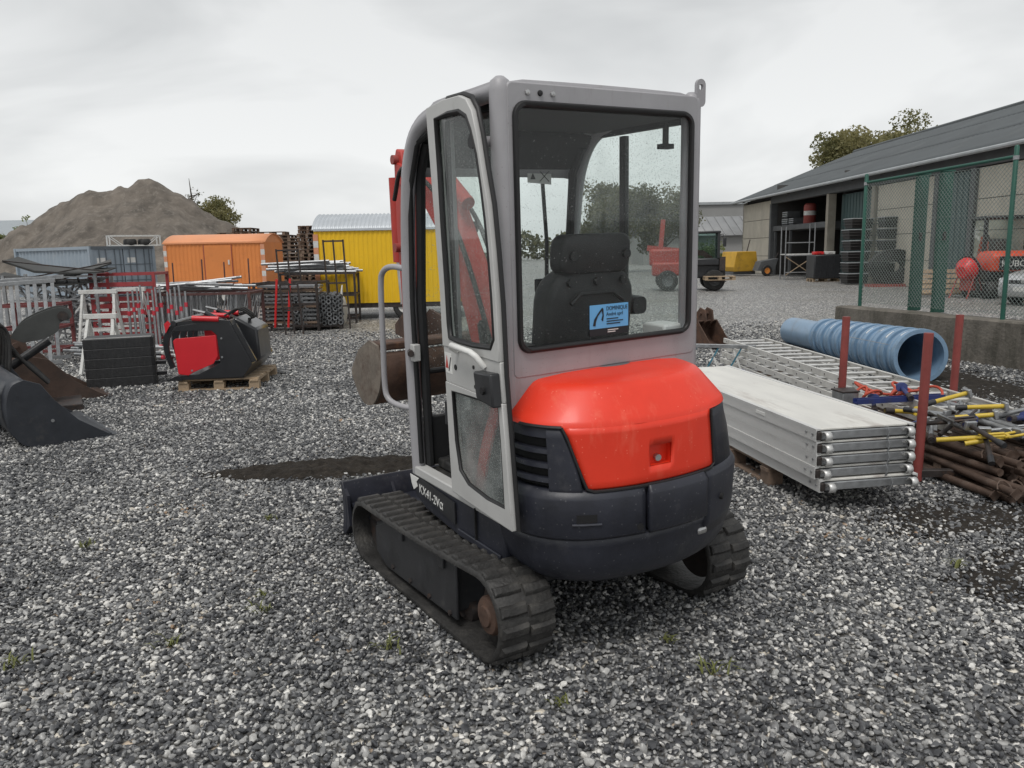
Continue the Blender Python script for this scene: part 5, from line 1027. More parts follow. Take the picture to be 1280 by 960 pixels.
# cement mixer, leaning pallet, second excavator, parked car behind the fence
mixr = thing('cement_mixer', 'red cement mixer with tilted drum behind the fence', 'mixer', (13.35, 23.0, 0), R_(25)); mixr.scale = (.78, .78, .85)
dr = MB(); dr.lathe([(0, -.42), (.2, -.42), (.4, -.2), (.42, .0), (.36, .14), (.2, .4), (.17, .4), (.0, .38)], 24); drum = dr.build('drum', m_red, mixr, 40, loc=(0, 0, 1.0)); drum.rotation_euler = (0, R_(75), 0)
ri_ = MB().lathe([(.40, -.05), (.46, -.05), (.46, .03), (.40, .03), (.40, -.05)], 30, caps=False).build('ring_gear', m_black, mixr, 40, loc=(0, 0, 1.0)); ri_.rotation_euler = (0, R_(75), 0)
for y in (-.35, .35): MB().path([(-.5, y, 0), (0, y * .9, 1.0), (.45, y, 0)], .03, 8).build('leg_frame', m_redox, mixr)
MB().bx(-.2, .2, -.2, .2, .25, .65).build('motor_box', m_redox, mixr, 35, .03)
for y in (-.36, .36): wheel('wheel', (.45, y, .16), .16, .08, mixr)
pallet('wooden pallet leaning upright beside the cement mixer', (12.95, 23.9, .42), R_(-8), rx=R_(70), mat=m_wood)
m_or = M('orange_machine_paint', (.62, .07, .025), .4, 0, .08, 2)
e2 = thing('mini_excavator', 'orange compact excavator with black cab parked behind the fence', 'excavator', (14.45, 23.2, 0), R_(80))
for y in (-.6, .6):
    MB().loft([[(x, yy, z) for yy in (y - .17, y + .17)] for x, z in stadium(-.8, .24, .85, .24, .02)] + [[(x, yy, z) for yy in (y - .17, y + .17)] for x, z in stadium(-.8, .24, .85, .24, .02)[:1]], False, False).build('rubber_track', m_rubber, e2, 40, solid=.05); MB().bx(-.7, .75, y - .1, y + .1, .12, .4).build('track_frame', m_black, e2, 35, .03)
MB().bx(-.8, .9, -.7, .7, .5, .8).build('deck', m_black, e2, 35, .06)
MB().loft([[(-1.0, -.7, .78), (.1, -.7, .78), (.1, .7, .78), (-1.0, .7, .78)], [(-1.02, -.68, 1.2), (.1, -.68, 1.2), (.1, .68, 1.2), (-1.02, .68, 1.2)], [(-.9, -.6, 1.35), (.1, -.6, 1.35), (.1, .6, 1.35), (-.9, .6, 1.35)]]).build('engine_cover', m_or, e2, 35, .05)
MB().bx(.1, .92, .68, .71, .8, 1.15).build('side_skirt', m_or, e2); MB().bx(.9, .95, -.68, .68, .8, 1.05).build('front_skirt', m_or, e2)
for x, y in ((-.05, -.55), (-.05, .55), (.9, -.55), (.9, .55)): MB().bx(x - .05, x + .05, y - .05, y + .05, .8, 2.3).build('cab_post', m_black, e2, 35, .01)
MB().bx(-.15, 1.0, -.62, .62, 2.25, 2.36).build('cab_roof', m_black, e2, 35, .04)
for y in (-.56, .56): MB().bx(0, .86, y - .004, y + .004, 1.1, 2.25).build('side_window', m_glassc, e2, None)
MB().bx(.9, .906, -.5, .5, 1.05, 2.25).build('windscreen', m_glassc, e2, None); MB().bx(-.06, -.054, -.5, .5, 1.35, 2.25).build('rear_window', m_glassc, e2, None); MB().bx(.1, .5, -.25, .25, .9, 1.7).build('seat', mx_seat, e2, 35, .06)
bm2_ = MB().path([(.95, -.1, .85), (1.25, -.1, 1.5), (1.75, -.1, 1.75)], [.11, .1, .08], 8).build('boom', m_or, e2, 40); MB().path([(1.75, -.1, 1.75), (2.0, -.1, 1.2), (2.05, -.1, .5)], [.08, .07, .06], 8).build('dipper_arm', m_or, e2, 40); MB().tube((1.0, -.1, 1.2), (1.5, -.1, 1.8), .05, 8).build('boom_cylinder', m_black, e2)
bp_ = MB().bx(-1.03, -1.0, -.5, .5, .82, 1.2).build('rear_panel', m_black, e2); text_mesh('lettering', 'KUBOTA', .24, mx_stick, bp_, frame_from((-1.034, .45, .92), (0, -1, 0), (0, 0, 1)), .002)
m_car = M('silver_car_paint', (.52, .53, .54), .28, .4, .05, 2, coat=.6)
car = thing('parked_car', 'silver car parked behind the fence at the right edge', 'car', (14.75, 20.2, 0), R_(-163))
def carsec(x, hw, z0, z1): return [(x, -hw * .94, z0), (x, hw * .94, z0), (x, hw, z0 + (z1 - z0) * .35), (x, hw * .97, z0 + (z1 - z0) * .75), (x, hw * .86, z1), (x, -hw * .86, z1), (x, -hw * .97, z0 + (z1 - z0) * .75), (x, -hw, z0 + (z1 - z0) * .35)]
MB().loft([carsec(*a) for a in ((2.1, .66, .32, .62), (2.02, .78, .22, .72), (1.6, .86, .2, .82), (.9, .89, .2, .95), (-.6, .89, .2, .98), (-1.7, .86, .22, .98), (-2.05, .76, .28, .9))]).build('body', m_car, car, 40, .03)
MB().loft([[(1.0, -.74, .93), (1.0, .74, .93), (-1.75, .72, .95), (-1.75, -.72, .95)], [(.15, -.6, 1.42), (.15, .6, 1.42), (-1.3, .58, 1.42), (-1.3, -.58, 1.42)]]).build('greenhouse', M('tinted_car_glass', (.02, .025, .03), .1, 0, .1, 3), car, 30, .03)
MB().bx(-1.25, .1, -.58, .58, 1.415, 1.46).build('roof', m_car, car, 35, .03)
for x in (1.32, -1.3):
    for y in (-.8, .8): wheel('wheel', (x, y, .31), .31, .19, car)
for y in (-.6, .6): MB().box((1.98, y, .62), (.12, .3, .13)).build('headlight', M('headlight_glass', (.7, .72, .74), .1, .3, .05, 5), car, 35, .03)
MB().box((2.085, 0, .6), (.04, .8, .1)).build('grille', m_black, car, 35, .01); MB().box((2.1, 0, .42), (.02, .5, .11)).build('number_plate', m_white, car, 35, .004); MB().lathe([(0, 0), (.05, 0), (.05, .02), (0, .02)], 14, (2.1, 0, .62), 'x').build('badge', mx_chrome, car)

# ---- telehandler partly hidden by the cab, and the pallet on its forks
m_tred = M('telehandler_red', (.36, .06, .05), .5, 0, .15, 2)
tel = thing('telehandler', 'red and black telehandler with dark cab behind the excavator', 'telehandler', (7.25, 30.4, 0), R_(-8)); tel.scale = (.93, .93, .93)
MB().bx(-.6, .8, -.56, .56, .5, 1.16).build('front_chassis', m_black, tel, 35, .06); MB().bx(-1.9, -.6, -.55, .55, .6, 1.15).build('chassis', m_tred, tel, 35, .08); MB().bx(-2.0, -.6, .0, .75, 1.0, 1.7).build('engine_cover', m_tred, tel, 35, .1)
for x in (-1.3, .55):
    for y in (-.75, .75): wheel('wheel', (x, y, .42), .42, .34, tel, 'y', m_bsteel)
cb_ = MB(); cb_.bx(-.5, .75, -.75, .05, 1.0, 1.3); cb_.build('cab_base', m_black, tel, 35, .05)
for x, y in ((-.45, -.72), (-.45, .0), (.7, -.72), (.7, .0)): MB().bx(x - .05, x + .05, y - .05, y + .05, 1.3, 2.3).build('cab_post', m_black, tel)
MB().bx(-.5, .78, -.78, .06, 2.28, 2.38).build('cab_roof', m_black, tel, 35, .04)
m_tint = glass('green_cab_glass', (.6, .72, .69), .0, 100, .06, (.25, .32, .31))
MB().bx(-.4, .65, -.725, -.715, 1.3, 2.28).build('side_window', m_tint, tel, None); MB().bx(.7, .71, -.7, 0, 1.3, 2.28).build('windscreen', m_tint, tel, None)
MB().path([(-2.1, .3, 1.75), (.2, .3, 1.5), (.8, .3, 1.0)], .16, 4).build('boom', m_tred, tel, 30); MB().path([(-1.55, .3, 1.6), (-1.45, .3, 2.9)], .13, 4).build('raised_arm', m_tred, tel, 30)
MB().path([(.7, -.7, 2.2), (.85, -.75, 2.25), (.92, -.8, 2.1)], .02, 6).build('mirror_arm', m_black, tel); MB().bx(.86, .98, -.85, -.78, 1.75, 2.1).build('mirror', m_black, tel, 35, .02)
MB().bx(.8, 1.0, -.6, .6, .45, 1.2).build('fork_carriage', m_black, tel, 35, .03); MB().bx(.75, .98, -.75, -.5, .8, 1.35).build('headlamp_guard', m_darksteel, tel)
for y in (-.35, .35): MB().bx(.3, 1.0, y - .66, y - .56, .36, .4).build('fork', m_darksteel, tel)
pallet('wooden pallet carried on the telehandler forks', (7.75, 29.3, .41), R_(-8), L=1.1)

# ================================================================== LEFT SIDE OF THE YARD
# ---- loader bucket, brown bucket, attachments in front
m_bkt = M('black_bucket_paint', (.03, .034, .042), .42, 0, .25, 6, .05, ((.09, .085, .08), .16, 8))
m_brown = M('brown_bucket_steel', (.10, .066, .052), .65, .15, .3, 5, .12, ((.055, .045, .04), .35, 4))
bp_big = catmull([(.12, .6), (.02, .55), (-.03, .38), (-.01, .16), (.1, .02), (.4, .0), (.76, .015)], 4)
fk = thing('fork_carriage', 'black fork carriage with hoses standing behind the large loader bucket', 'attachment', (-5.35, 7.75, 0), R_(40))
for y in (-.55, -.2, .2, .55): MB().bar((0, y, 0), (-.1, y, .95), .07, .05).build('upright', m_bkt, fk, 35, .006)
for z in (.15, .55, .9): MB().bar((-.02 - z * .1, -.6, z), (-.02 - z * .1, .6, z), .06, .07).build('cross_beam', m_bkt, fk, 35, .006)
for y in (-.4, .35): c_ = MB().tube((.1, y, .2), (-.05, y, .62), .04, 12).build('cylinder', m_black, fk, 40); MB().tube((-.05, y, .62), (-.1, y, .85), .02, 10).build('piston_rod', mx_chrome, c_)
for k in range(6): MB().path(catmull([(0, -.5 + .17 * k, .85), (.12, -.48 + .18 * k, 1.02 + .03 * (k % 3)), (.26, -.42 + .16 * k, .9), (.22, -.45 + .2 * k, .5), (.1, -.4 + .15 * k, .2)], 5), .016, 7).build('hydraulic_hose', m_rubber, fk, 60)
b1 = bucket('loader_bucket', 'large black loader bucket on the gravel at the left edge', (-4.71, 7.06, .0), R_(40.5), 1.42, bp_big, m_bkt, ears=False, lip=[(.5, .2), (.33, .4), (.24, .55)])
for y in (-.45, .45): MB().prism([(-.06, y, .15), (-.2, y, .2), (-.22, y, .5), (-.02, y, .58)], (0, .04, 0)).build('mounting_lug', m_bkt, b1, 35, .005)
MB().tube((-.14, -.6, .44), (-.14, .6, .44), .03, 12).build('mounting_bar', m_bkt, b1, 40); MB().tube((.3, -.728, .22), (.3, -.72, .22), .014, 10).build('bolt', m_galv, b1)
bp_mid = catmull([(.1, .56), (-.04, .5), (-.06, .3), (.02, .1), (.2, .0), (.5, .0), (.86, .01)], 4)
bucket('digging_bucket', 'brown rusty bucket between black loader bucket and black ribbed block', (-5.72, 8.95, .0), R_(36), .9, bp_mid, m_brown, lip=[(.55, .22), (.3, .5)])
at_ = thing('attachment_arm', 'dark hydraulic attachment with curved side plate behind the loader bucket', 'attachment', (-5.05, 8.35, 0), R_(30))
cp = catmull([(-.32, .72), (-.2, .92), (0, 1.06), (.18, 1.12), (.28, 1.06), (.28, .96), (.17, .9), (.14, .78), (.0, .68), (-.2, .64)], 3)
for y in (-.2, .25): MB().prism([(x * .95 + .06, y, .3 + z * .72) for x, z in cp], (0, .03, 0)).build('curved_plate', M('dark_grey_plate', (.055, .058, .056), .55, 0, .2, 6, .05), at_, 35)
MB().tube((.25, -.22, 1.02), (.25, .3, 1.02), .05, 14).build('cross_tube', m_darksteel, at_, 40); MB().tube((-.5, .02, .35), (.1, .02, .75), .045, 12).build('cylinder', m_black, at_, 40); MB().tube((.1, .02, .75), (.2, .02, .95), .025, 10).build('piston_rod', mx_chrome, at_)
for i in range(5): MB().path(catmull([(-.7, -.15 + i * .09, .3), (-.6, -.18 + i * .09, .75 - .05 * i), (-.35, -.12 + i * .07, .85 - .06 * i), (-.15, -.1 + i * .05, .55), (.05, -.1 + i * .06, .3)], 5), .018, 7).build('hydraulic_hose', m_rubber, at_, 60)
MB().bx(-.6, .35, -.3, .35, .0, .08).build('base_frame', m_darksteel, at_, 35, .01)
for x in (-.55,): MB().bar((x, -.25, .05), (x * .8, -.2, .68), .06, .05).build('upright', m_darksteel, at_)
MB().lathe([(0, 0), (.045, 0), (.045, .06), (.03, .085), (0, .09)], 14, (-.42, -.28, .68)).build('amber_lamp', M('amber_plastic', (.7, .25, .05), .3, 0, .1, 8), at_, 40)
m_blk2 = M('black_worn_plastic', (.026, .027, .029), .55, 0, .35, 8, .15, ((.07, .068, .065), .22, 10), stretch=(4, 4, 1))
bb = thing('ribbed_block', 'black block of five ribbed layers with two prongs, beside the brown bucket', 'attachment', (-5.0, 9.98, 0), R_(22))
for i in range(5):
    z = .01 + i * .122; q = MB(); pr_ = [(-.4, .25), (-.4, -.2), (-.36, -.215), (0, -.225), (.36, -.215), (.4, -.2), (.4, .25)]
    q.loft([[(x * a, y * a, zz) for x, y in pr_] for zz, a in ((z, .985), (z + .006, 1.0), (z + .114, 1.0), (z + .1215, .985))]); q.build('layer', m_blk2, bb, None)
MB().bx(-.385, .385, -.2, .27, .616, .626).build('top_plate', m_blk2, bb); MB().bar((-.38, -.205, .628), (.38, -.205, .628), .012, .012).build('top_strip', m_alu, bb)
for z in (.24, .1): MB().bx(.38, .52, -.05, .05, z, z + .045).build('prong', m_black, bb, 35, .006)
MB().bx(.1, .56, -.22, -.05, .0, .012).build('foot_plate', m_black, bb)
def trestle(label, loc, rz, Hh, Wd, mat, group=None):
    t = thing('trestle', label, 'trestle', loc, rz, group)
    MB().bar((-Wd/2, 0, Hh), (Wd/2, 0, Hh), .06, .07).build('top_beam', mat, t, 35, .004)
    for x in (-Wd/2 + .06, Wd/2 - .06):
        for s in (-1, 1): MB().bar((x, 0, Hh - .03), (x + (.12 if x > 0 else -.12) * .4, s * .32, 0), .04, .04).build('leg', mat, t)
    for s in (-1, 1): MB().bar((-Wd/2 + .03, s * .2, Hh * .38), (Wd/2 - .03, s * .2, Hh * .38), .03, .03).build('brace', mat, t)
    return t
trestle('grey trestle frame standing behind the black ribbed block', (-5.85, 11.2, 0), .1, .8, .45, m_white)
trestle('white trestle standing before the red crate rack', (-7.1, 13.6, 0), .15, 1.05, .62, m_white); trestle('white trestle half hidden behind the first white one', (-6.95, 14.4, 0), .0, 1.05, .6, m_white)

# ---- new black and red grab on a pallet
gb = thing('grab_bucket', 'new black grab bucket with red side panel standing on a pallet', 'attachment', (-4.06, 9.32, .145), R_(6)); gb.scale = (.95, .95, .95)
m_nblk = M('new_black_paint', (.018, .019, .022), .3, 0, .2, 6, coat=.2); m_nred = M('new_red_paint', (.60, .02, .03), .35, 0, .05, 4)
W_ = 1.35
for y in (0, W_): MB().prism([(.0, y, .05), (.0, y, .0), (.85, y, .02), (.97, y, .18), (.72, y, .74), (.6, y, .76), (.06, y, .68), (.02, y, .62), (.5, y, .62), (.56, y, .56), (.58, y, .2), (.3, y, .07)], (0, .03, 0)).build('side_plate', m_nblk, gb, 35, .004)
rp_ = [(.06, .08), (.03, .5), (.06, .53), (.55, .56), (.56, .3), (.5, .2), (.25, .1), (.18, .06)]
for y in (-.012, W_ + .03): MB().prism([(x, y, z) for x, z in rp_], (0, .012, 0)).build('red_panel', m_nred, gb, 35, .004)
for x, z in ((.62, .52), (.61, .28), (.23, .12)): MB().tube((x, -.004, z), (x, -.016, z), .013, 10).build('bolt', m_galv, gb)
MB().loft([[(.85, y, .02), (.97, y, .18), (.73, y, .74), (.7, y, .74), (.93, y, .19), (.82, y, .05)] for y in (.03, W_)]).build('back_sheet', m_nblk, gb, 35); MB().bx(-.06, .85, .03, W_, .0, .025).build('floor_plate', m_nblk, gb)
MB().prism([(-.12, -.01, -.005), (.1, -.01, -.005), (.05, -.01, .06)], (0, W_ + .05, 0)).build('cutting_edge', m_nblk, gb, 35)
for y in (.02, .38, .72, 1.06, W_ - .05):
    tt = catmull([(.6, .74), (.3, .755), (.05, .72), (-.08, .58), (-.1, .38), (-.04, .14)], 4); n_ = len(tt)
    MB().prism([(p[0], y, p[1] + .0) for p in tt] + [(tt[i][0] + .05 * (i / n_) + .03, y, tt[i][1] - .09 * (1 - .65 * i / n_)) for i in range(n_ - 2, -1, -1)], (0, .035, 0)).build('tine', m_nblk, gb, 40)
MB().tube((.05, 0, .72), (.05, W_, .72), .035, 12).build('tine_bar', m_nblk, gb, 40)
for y0, y1 in ((-.012, .03), (.5, .62), (1.0, 1.12)): MB().path([(.28, (y0 + y1) / 2, .78), (.6, (y0 + y1) / 2, .76)], .035, 10).build('red_cover', m_nred, gb, 40)
MB().prism([(-.05, -.006, .6), (.02, -.006, .72), (-.01, -.006, .76), (-.06, -.006, .72)], (0, -.006, 0)).build('red_tip', m_nred, gb)
for y in (.35, .95): c_ = MB().tube((.35, y, .82), (.7, y, .62), .035, 12).build('cylinder', m_nblk, gb, 40); MB().tube((.2, y, .86), (.35, y, .82), .018, 10).build('piston_rod', mx_chrome, c_)
MB().prism([(.62, .3, .7), (.74, .3, .76), (1.0, .3, .6), (1.02, .3, .2), (.95, .3, .15)], (0, .75, 0)).build('coupling_box', m_nblk, gb, 35, .03)
MB().bar((.98, .05, .2), (.76, .05, .68), .05, .09).build('back_rib', m_nblk, gb)
for k in range(3): MB().path(catmull([(.6, .3 + .2 * k, .78), (.75, .4 + .15 * k, .86), (.9, .5 + .1 * k, .74), (.8, .7, .7)], 5), .013, 7).build('hydraulic_hose', m_rubber, gb, 60)
pallet('pale new wooden pallet under the black and red grab', (-3.62, 9.98, 0), R_(6), L=.95, W=1.2)

# ---- galvanised barriers, dark sheets, red rack
def barrier(label, p, q, z0, z1, n, mat=m_galv, group=None, lean=.25):
    p = np.array(p, float); q = np.array(q, float); d = q - p; t = thing('barrier_panel', label, 'barrier', (p[0], p[1], 0), math.atan2(d[1], d[0]), group); L = float(np.linalg.norm(d))
    MB().bar((0, lean, z1), (L, lean, z1 + .1), .05, .06).build('top_rail', mat, t, 35, .004); MB().bar((0, 0, z0), (L, 0, z0), .05, .05).build('bottom_rail', mat, t)
    me = MB().bar((0, 0, z0), (0, lean, z1), .05, .025, (0, 1, 0)).mesh('bar', None); me.materials.append(mat)
    for i in range(n): share('bar', me, t, (L * (i + .3) / n, 0, 0), (0, 0, 0), (1, 1, 1 + .05 * i / n))
barrier('front galvanised barrier panel at the left edge behind the attachment', (-8.5, 10.9), (-6.75, 11.7), .1, 1.2, 9); barrier('galvanised barrier panel leaning behind the front one', (-8.7, 11.5), (-6.95, 12.3), .1, 1.24, 8)
sh_m = M('dark_sheet_steel', (.055, .056, .054), .6, .2, .3, 4, .05)
mbk = thing('mesh_basket', 'wire basket of grey scrap below the dark bent sheets', 'basket', (-8.3, 14.6, 0), .2)
for x in (-.75, .75):
    for y in (-.5, .5): MB().bx(x - .025, x + .025, y - .025, y + .025, 0, 1.35).build('post', m_galv, mbk)
for z in (.1, .5, .9, 1.3):
    for y in (-.5, .5): MB().bar((-.75, y, z), (.75, y, z), .025, .025).build('rail', m_galv, mbk)
q = MB(); rs = random.Random(2)
for i in range(70): q.bar((rs.uniform(-.7, .7), rs.uniform(-.45, .45), rs.uniform(.1, 1.3)), (rs.uniform(-.7, .7), rs.uniform(-.45, .45), rs.uniform(.1, 1.35)), .03, .03)
o = q.build('scrap_filling', m_galv, mbk); o['kind'] = 'stuff'
for i, (a, z, tl, lb) in enumerate(((0, 1.5, .12, 'lowest dark bent steel sheet on the wire basket'), (.25, 1.6, -.12, 'middle dark bent steel sheet on the wire basket'), (-.15, 1.72, .18, 'topmost dark bent steel sheet on the wire basket'))):
    t = thing('steel_sheet', lb, 'steel sheet', (-8.35 + .1 * i, 14.5, z - .24), a + .2); t.rotation_euler[1] = tl; t.rotation_euler[0] = R_(8)
    MB().prism([(-.85, -.4, .0), (-.3, -.4, -.1), (.35, -.4, -.02), (.9, -.4, .1), (.9, -.4, .12), (.35, -.4, .01), (-.3, -.4, -.06), (-.85, -.4, .03)], (0, .5, 0)).build('sheet', sh_m, t, 35); MB().bar((-.85, -.4, .03), (.9, -.4, .13), .02, .02).build('edge_strip', m_darksteel, t)
def rack(label, loc, rz, L, W, Hh, mat, slats=0, mid=True, group=None):
    t = thing('stillage', label, 'rack', loc, rz, group)
    for x in (-L/2, L/2):
        for y in (-W/2, W/2): MB().bx(x - .025, x + .025, y - .025, y + .025, 0, Hh).build('post', mat, t)
    for z in ((.12, Hh * .55, Hh - .03) if mid else (.12, Hh - .03)):
        for y in (-W/2, W/2): MB().bar((-L/2, y, z), (L/2, y, z), .045, .045).build('rail', mat, t)
        for x in (-L/2, L/2): MB().bar((x, -W/2, z), (x, W/2, z), .045, .045).build('end_rail', mat, t)
    for i in range(slats): z = .18 + (Hh - .3) * i / slats; MB().bx(-L/2, L/2, -W/2 - .03, -W/2 - .02, z, z + (Hh - .3) / slats * .62).build('slat', mat, t)
    return t
m_drack0 = M('faded_red_rack', (.17, .045, .045), .55, 0, .25, 6)
m_rrack = M('red_rack_paint', (.32, .045, .05), .5, 0, .18, 5, 0, ((.16, .05, .05), .25, 6))
rack('red slatted steel rack behind the white trestles', (-7.15, 14.9, 0), .12, 1.1, .8, 1.35, m_rrack, 8); rack('faded dark red rack with open sides left of the slatted one', (-8.0, 13.2, 0), .15, .9, .7, .9, m_drack0, 0)
# silver push-pull props leaning in a row, tubes lying before them
m_band = M('red_band_paint', (.5, .03, .05), .5, 0, .1, 8)
for i in range(13):
    x = -6.75 + i * .085; t = thing('push_prop', 'silver prop with red band leaning in the row left of the dark red rack', 'prop', (x, 13.9 + .02 * (i % 3), 0), R_(-70 + 4 * (i % 4)), 'silver props with red bands'); t.rotation_euler[1] = R_(-6 - 2 * (i % 3))
    MB().tube((0, 0, 0), (0, 0, .75), .024, 8).build('outer_tube', m_galv, t, 40); MB().tube((0, 0, .75), (0, 0, 1.02 + .04 * (i % 4)), .018, 8).build('inner_tube', m_galv, t, 40); MB().tube((0, 0, .6 + .035 * (i * 7 % 5)), (0, 0, .68 + .035 * (i * 7 % 5)), .03, 8).build('red_band', m_band, t, 40); MB().bx(-.05, .05, -.05, .05, 0, .01).build('foot_plate', m_galv, t)
for i in range(12):
    t = thing('scaffold_tube', 'silver tube lying in the heap behind the black ribbed block', 'tube', (-5.45 + random.uniform(-.15, .15), 12.55 - .1 * (i % 4), .04 + .075 * (i // 4) + .02 * (i % 2)), R_(174 + random.uniform(-5, 5)), 'silver tubes lying behind the black ribbed block'); L = random.uniform(1.3, 1.7)
    MB().path([(0, 0, 0), (L, 0, .06)], .028, 8).build('tube', m_galv, t, 40); MB().tube((-.012, 0, 0), (.03, 0, 0), .033, 8).build('end_ring', m_band if i % 3 == 0 else m_white, t, 40)
# dark red rack with upright galvanised frames, tubes on top
m_drack = M('dark_red_rack', (.10, .045, .042), .55, .1, .3, 6, 0, ((.16, .07, .05), .25, 8))
rack('dark red steel rack full of upright galvanised frames', (-5.9, 15.3, 0), .06, 1.9, 1.0, .95, m_drack, 0, False)
fm = MB(); fm.bar((0, -.45, .1), (0, .45, .1), .03, .03); fm.bar((0, -.45, .84), (0, .45, .84), .03, .03); 
for y in np.linspace(-.45, .45, 7): fm.bar((0, y, .1), (0, y, .84), .022, .022)
fm = fm.mesh('frame_panel', None); fm.materials.append(m_galv)
for i in range(16): tag(share('frame_panel', fm, None, (-6.72 + i * .062, 15.28 + .004 * i, .06), (0, R_(random.uniform(-3, 3)), .06)), 'upright galvanised frame in the dark red rack', 'frame', 'galvanised frames standing in the dark red rack')
for i in range(6): tag(share('frame_panel', fm, None, (-5.55 + i * .075, 15.35, .06), (0, R_(8 + random.uniform(-6, 6)), .06 + random.uniform(-.1, .1))), 'galvanised frame leaning at the right end of the dark red rack', 'frame', 'galvanised frames leaning in the dark red rack')
for i, x in enumerate((-6.9, -6.3, -5.85, -5.35)): tag(MB().path([(0, 0, 0), (.02, 0, 1.5 + .06 * (i % 2))], .014, 8).build('upright_bar', m_drack, None, 40, loc=(x, 16.2, 0)), ('first thin dark post rising in front of the orange trailer, from the left', 'second thin dark post rising in front of the orange trailer, from the left', 'third thin dark post rising in front of the orange trailer, from the left', 'rightmost thin dark post rising in front of the orange trailer')[i], 'post')
for i in range(14):
    t = tag(MB().path([(-.75, 0, 0), (.75, 0, random.uniform(-.08, .16))], .027, 7).build('scaffold_tube', m_galv, None, 40, loc=(-6.3 + random.uniform(-.35, .45), 15.9 + random.uniform(-.3, .3), .99 + .05 * (i // 5)), rz=random.uniform(-.25, .25)), 'silver tube lying on top of the dark red rack', 'tube', 'silver tubes on top of the dark red rack')
# black racks with bundles of boards, red uprights
rack('low black rack of grey boards before the orange trailer', (-4.75, 17.2, 0), -.05, 1.35, .9, 1.05, m_darksteel, 0); rack('second black rack holding pale boards', (-5.75, 17.6, 0), .03, .75, .8, 1.0, m_darksteel, 0)
bd = MB().bx(-.62, .62, -.1, .1, 0, .045).mesh('scaffold_board', None); bd.materials.append(m_galv)
bdw = MB().bx(-.62, .62, -.1, .1, 0, .045).mesh('scaffold_board', None); bdw.materials.append(m_oldwood)
for i in range(10):
    for j in range(3): tag(share('scaffold_board', bd if (i + j) % 4 else bdw, None, (-4.75 + random.uniform(-.06, .06), 16.95 + j * .22, .16 + i * .085), (0, random.uniform(-.01, .01), -.05 + random.uniform(-.03, .03))), 'grey board in the bundle inside the low black rack', 'board', 'boards bundled in the low black rack')
for i, x in enumerate((-5.0, -4.72)): tag(MB().bar((0, 0, .1), (.1, 0, 1.12), .04, .04).build('red_upright', m_red, None, loc=(x, 16.62, 0)), ('left of two bright red bars leaning on the black rack', 'right of two bright red bars leaning on the black rack')[i], 'bar')
def tall_frame(label, loc, rz, W, Hh):
    t = thing('tall_frame', label, 'frame', loc, rz)
    for x in (-W/2, 0, W/2): MB().bar((x, 0, 0), (x - .06, 0, Hh), .035 if x else .025, .035).build('upright', m_darksteel, t)
    for z in (Hh - .03, Hh * .52, .5): MB().bar((-W/2 - .06 * z / Hh, 0, z), (W/2 - .06 * z / Hh, 0, z), .035, .035).build('cross_bar', m_darksteel, t)
tall_frame('tall black ladder-like frame before the yellow trailer', (-3.72, 17.1, 0), .1, .42, 1.92); tall_frame('tall black frame behind the black rack, left of the yellow trailer', (-5.05, 18.3, 0), .05, .5, 1.75); tall_frame('black frame standing at the front of the low black rack', (-4.45, 16.1, 0), .4, .35, 1.05)
# basket of couplers
cbk = thing('coupler_basket', 'dark basket packed with grey couplers before the yellow trailer', 'basket', (-4.28, 17.35, 0), .32)
for x in (-.5, .5):
    for y in (-.4, .4): MB().bx(x - .02, x + .02, y - .02, y + .02, 0, .75).build('post', m_darksteel, cbk)
MB().bx(-.52, .52, -.42, .42, .06, .1).build('base', m_darksteel, cbk)
lm = MB().lathe([(.03, -.03), (.055, -.03), (.055, .03), (.03, .03), (.03, -.03)], 7, (0, 0, 0), 'y', False).mesh('coupler', 30); lm.materials.append(M('grey_casting', (.15, .155, .16), .5, .4, .3, 8))
for i in range(9):
    for k in range(7):
        share('coupler', lm, cbk, (-.46 + i * .115, -.42, .15 + k * .09), (random.uniform(-.5, .5), random.uniform(0, 3), random.uniform(-.4, .4)), (1.05, 1.2, 1.05)); 
        if k == 6:
            for j in range(6): share('coupler', lm, cbk, (-.46 + i * .115, -.3 + j * .13, .15 + 6.4 * .09), (random.uniform(0, 3), random.uniform(0, 3), random.uniform(0, 3)), (1.05, 1.2, 1.05))
for k in range(7):
    for j in range(6): share('coupler', lm, cbk, (.5, -.3 + j * .13, .15 + k * .09), (random.uniform(-.5, .5), random.uniform(0, 3), 1.57), (1.05, 1.2, 1.05))
MB().bx(-.46, .46, -.36, .36, .1, .72).build('filling', m_darksteel, cbk)
# platform with a pile of grey tubes above
pl_ = rack('dark rack carrying a pile of grey tubes beside the yellow trailer', (-4.55, 19.0, 0), .1, 1.7, 1.0, 1.2, m_darksteel, 0)
for i in range(30):
    tag(MB().path([(-.8, 0, 0), (.8, 0, random.uniform(-.04, .06))], .03, 7).build('scaffold_tube', m_galv, None, 40, loc=(-4.6 + random.uniform(-.25, .25) - .12 * (i // 9), 18.65 + .085 * (i % 9), 1.23 + .06 * (i // 9)), rz=.1 + random.uniform(-.12, .12)), 'grey tube in the pile beside the yellow trailer', 'tube', 'grey tubes piled beside the yellow trailer')
sk = thing('rubble_sack', 'pale bulk sack below the pile of grey tubes', 'sack', (-4.15, 18.2, .0)); q = MB(); q.lathe([(0, 0), (.3, .0), (.36, .15), (.38, .4), (.33, .62), (.2, .72), (.0, .74)], 14); q.build('bag', M('pale_sack', (.42, .4, .36), .85, 0, .2, 4, .4), sk, 60)
for s in (-1, 1): MB().path([(s * .25, -.1, .62), (s * .28, 0, .9), (s * .25, .1, .62)], .015, 5).build('strap', m_white, sk)

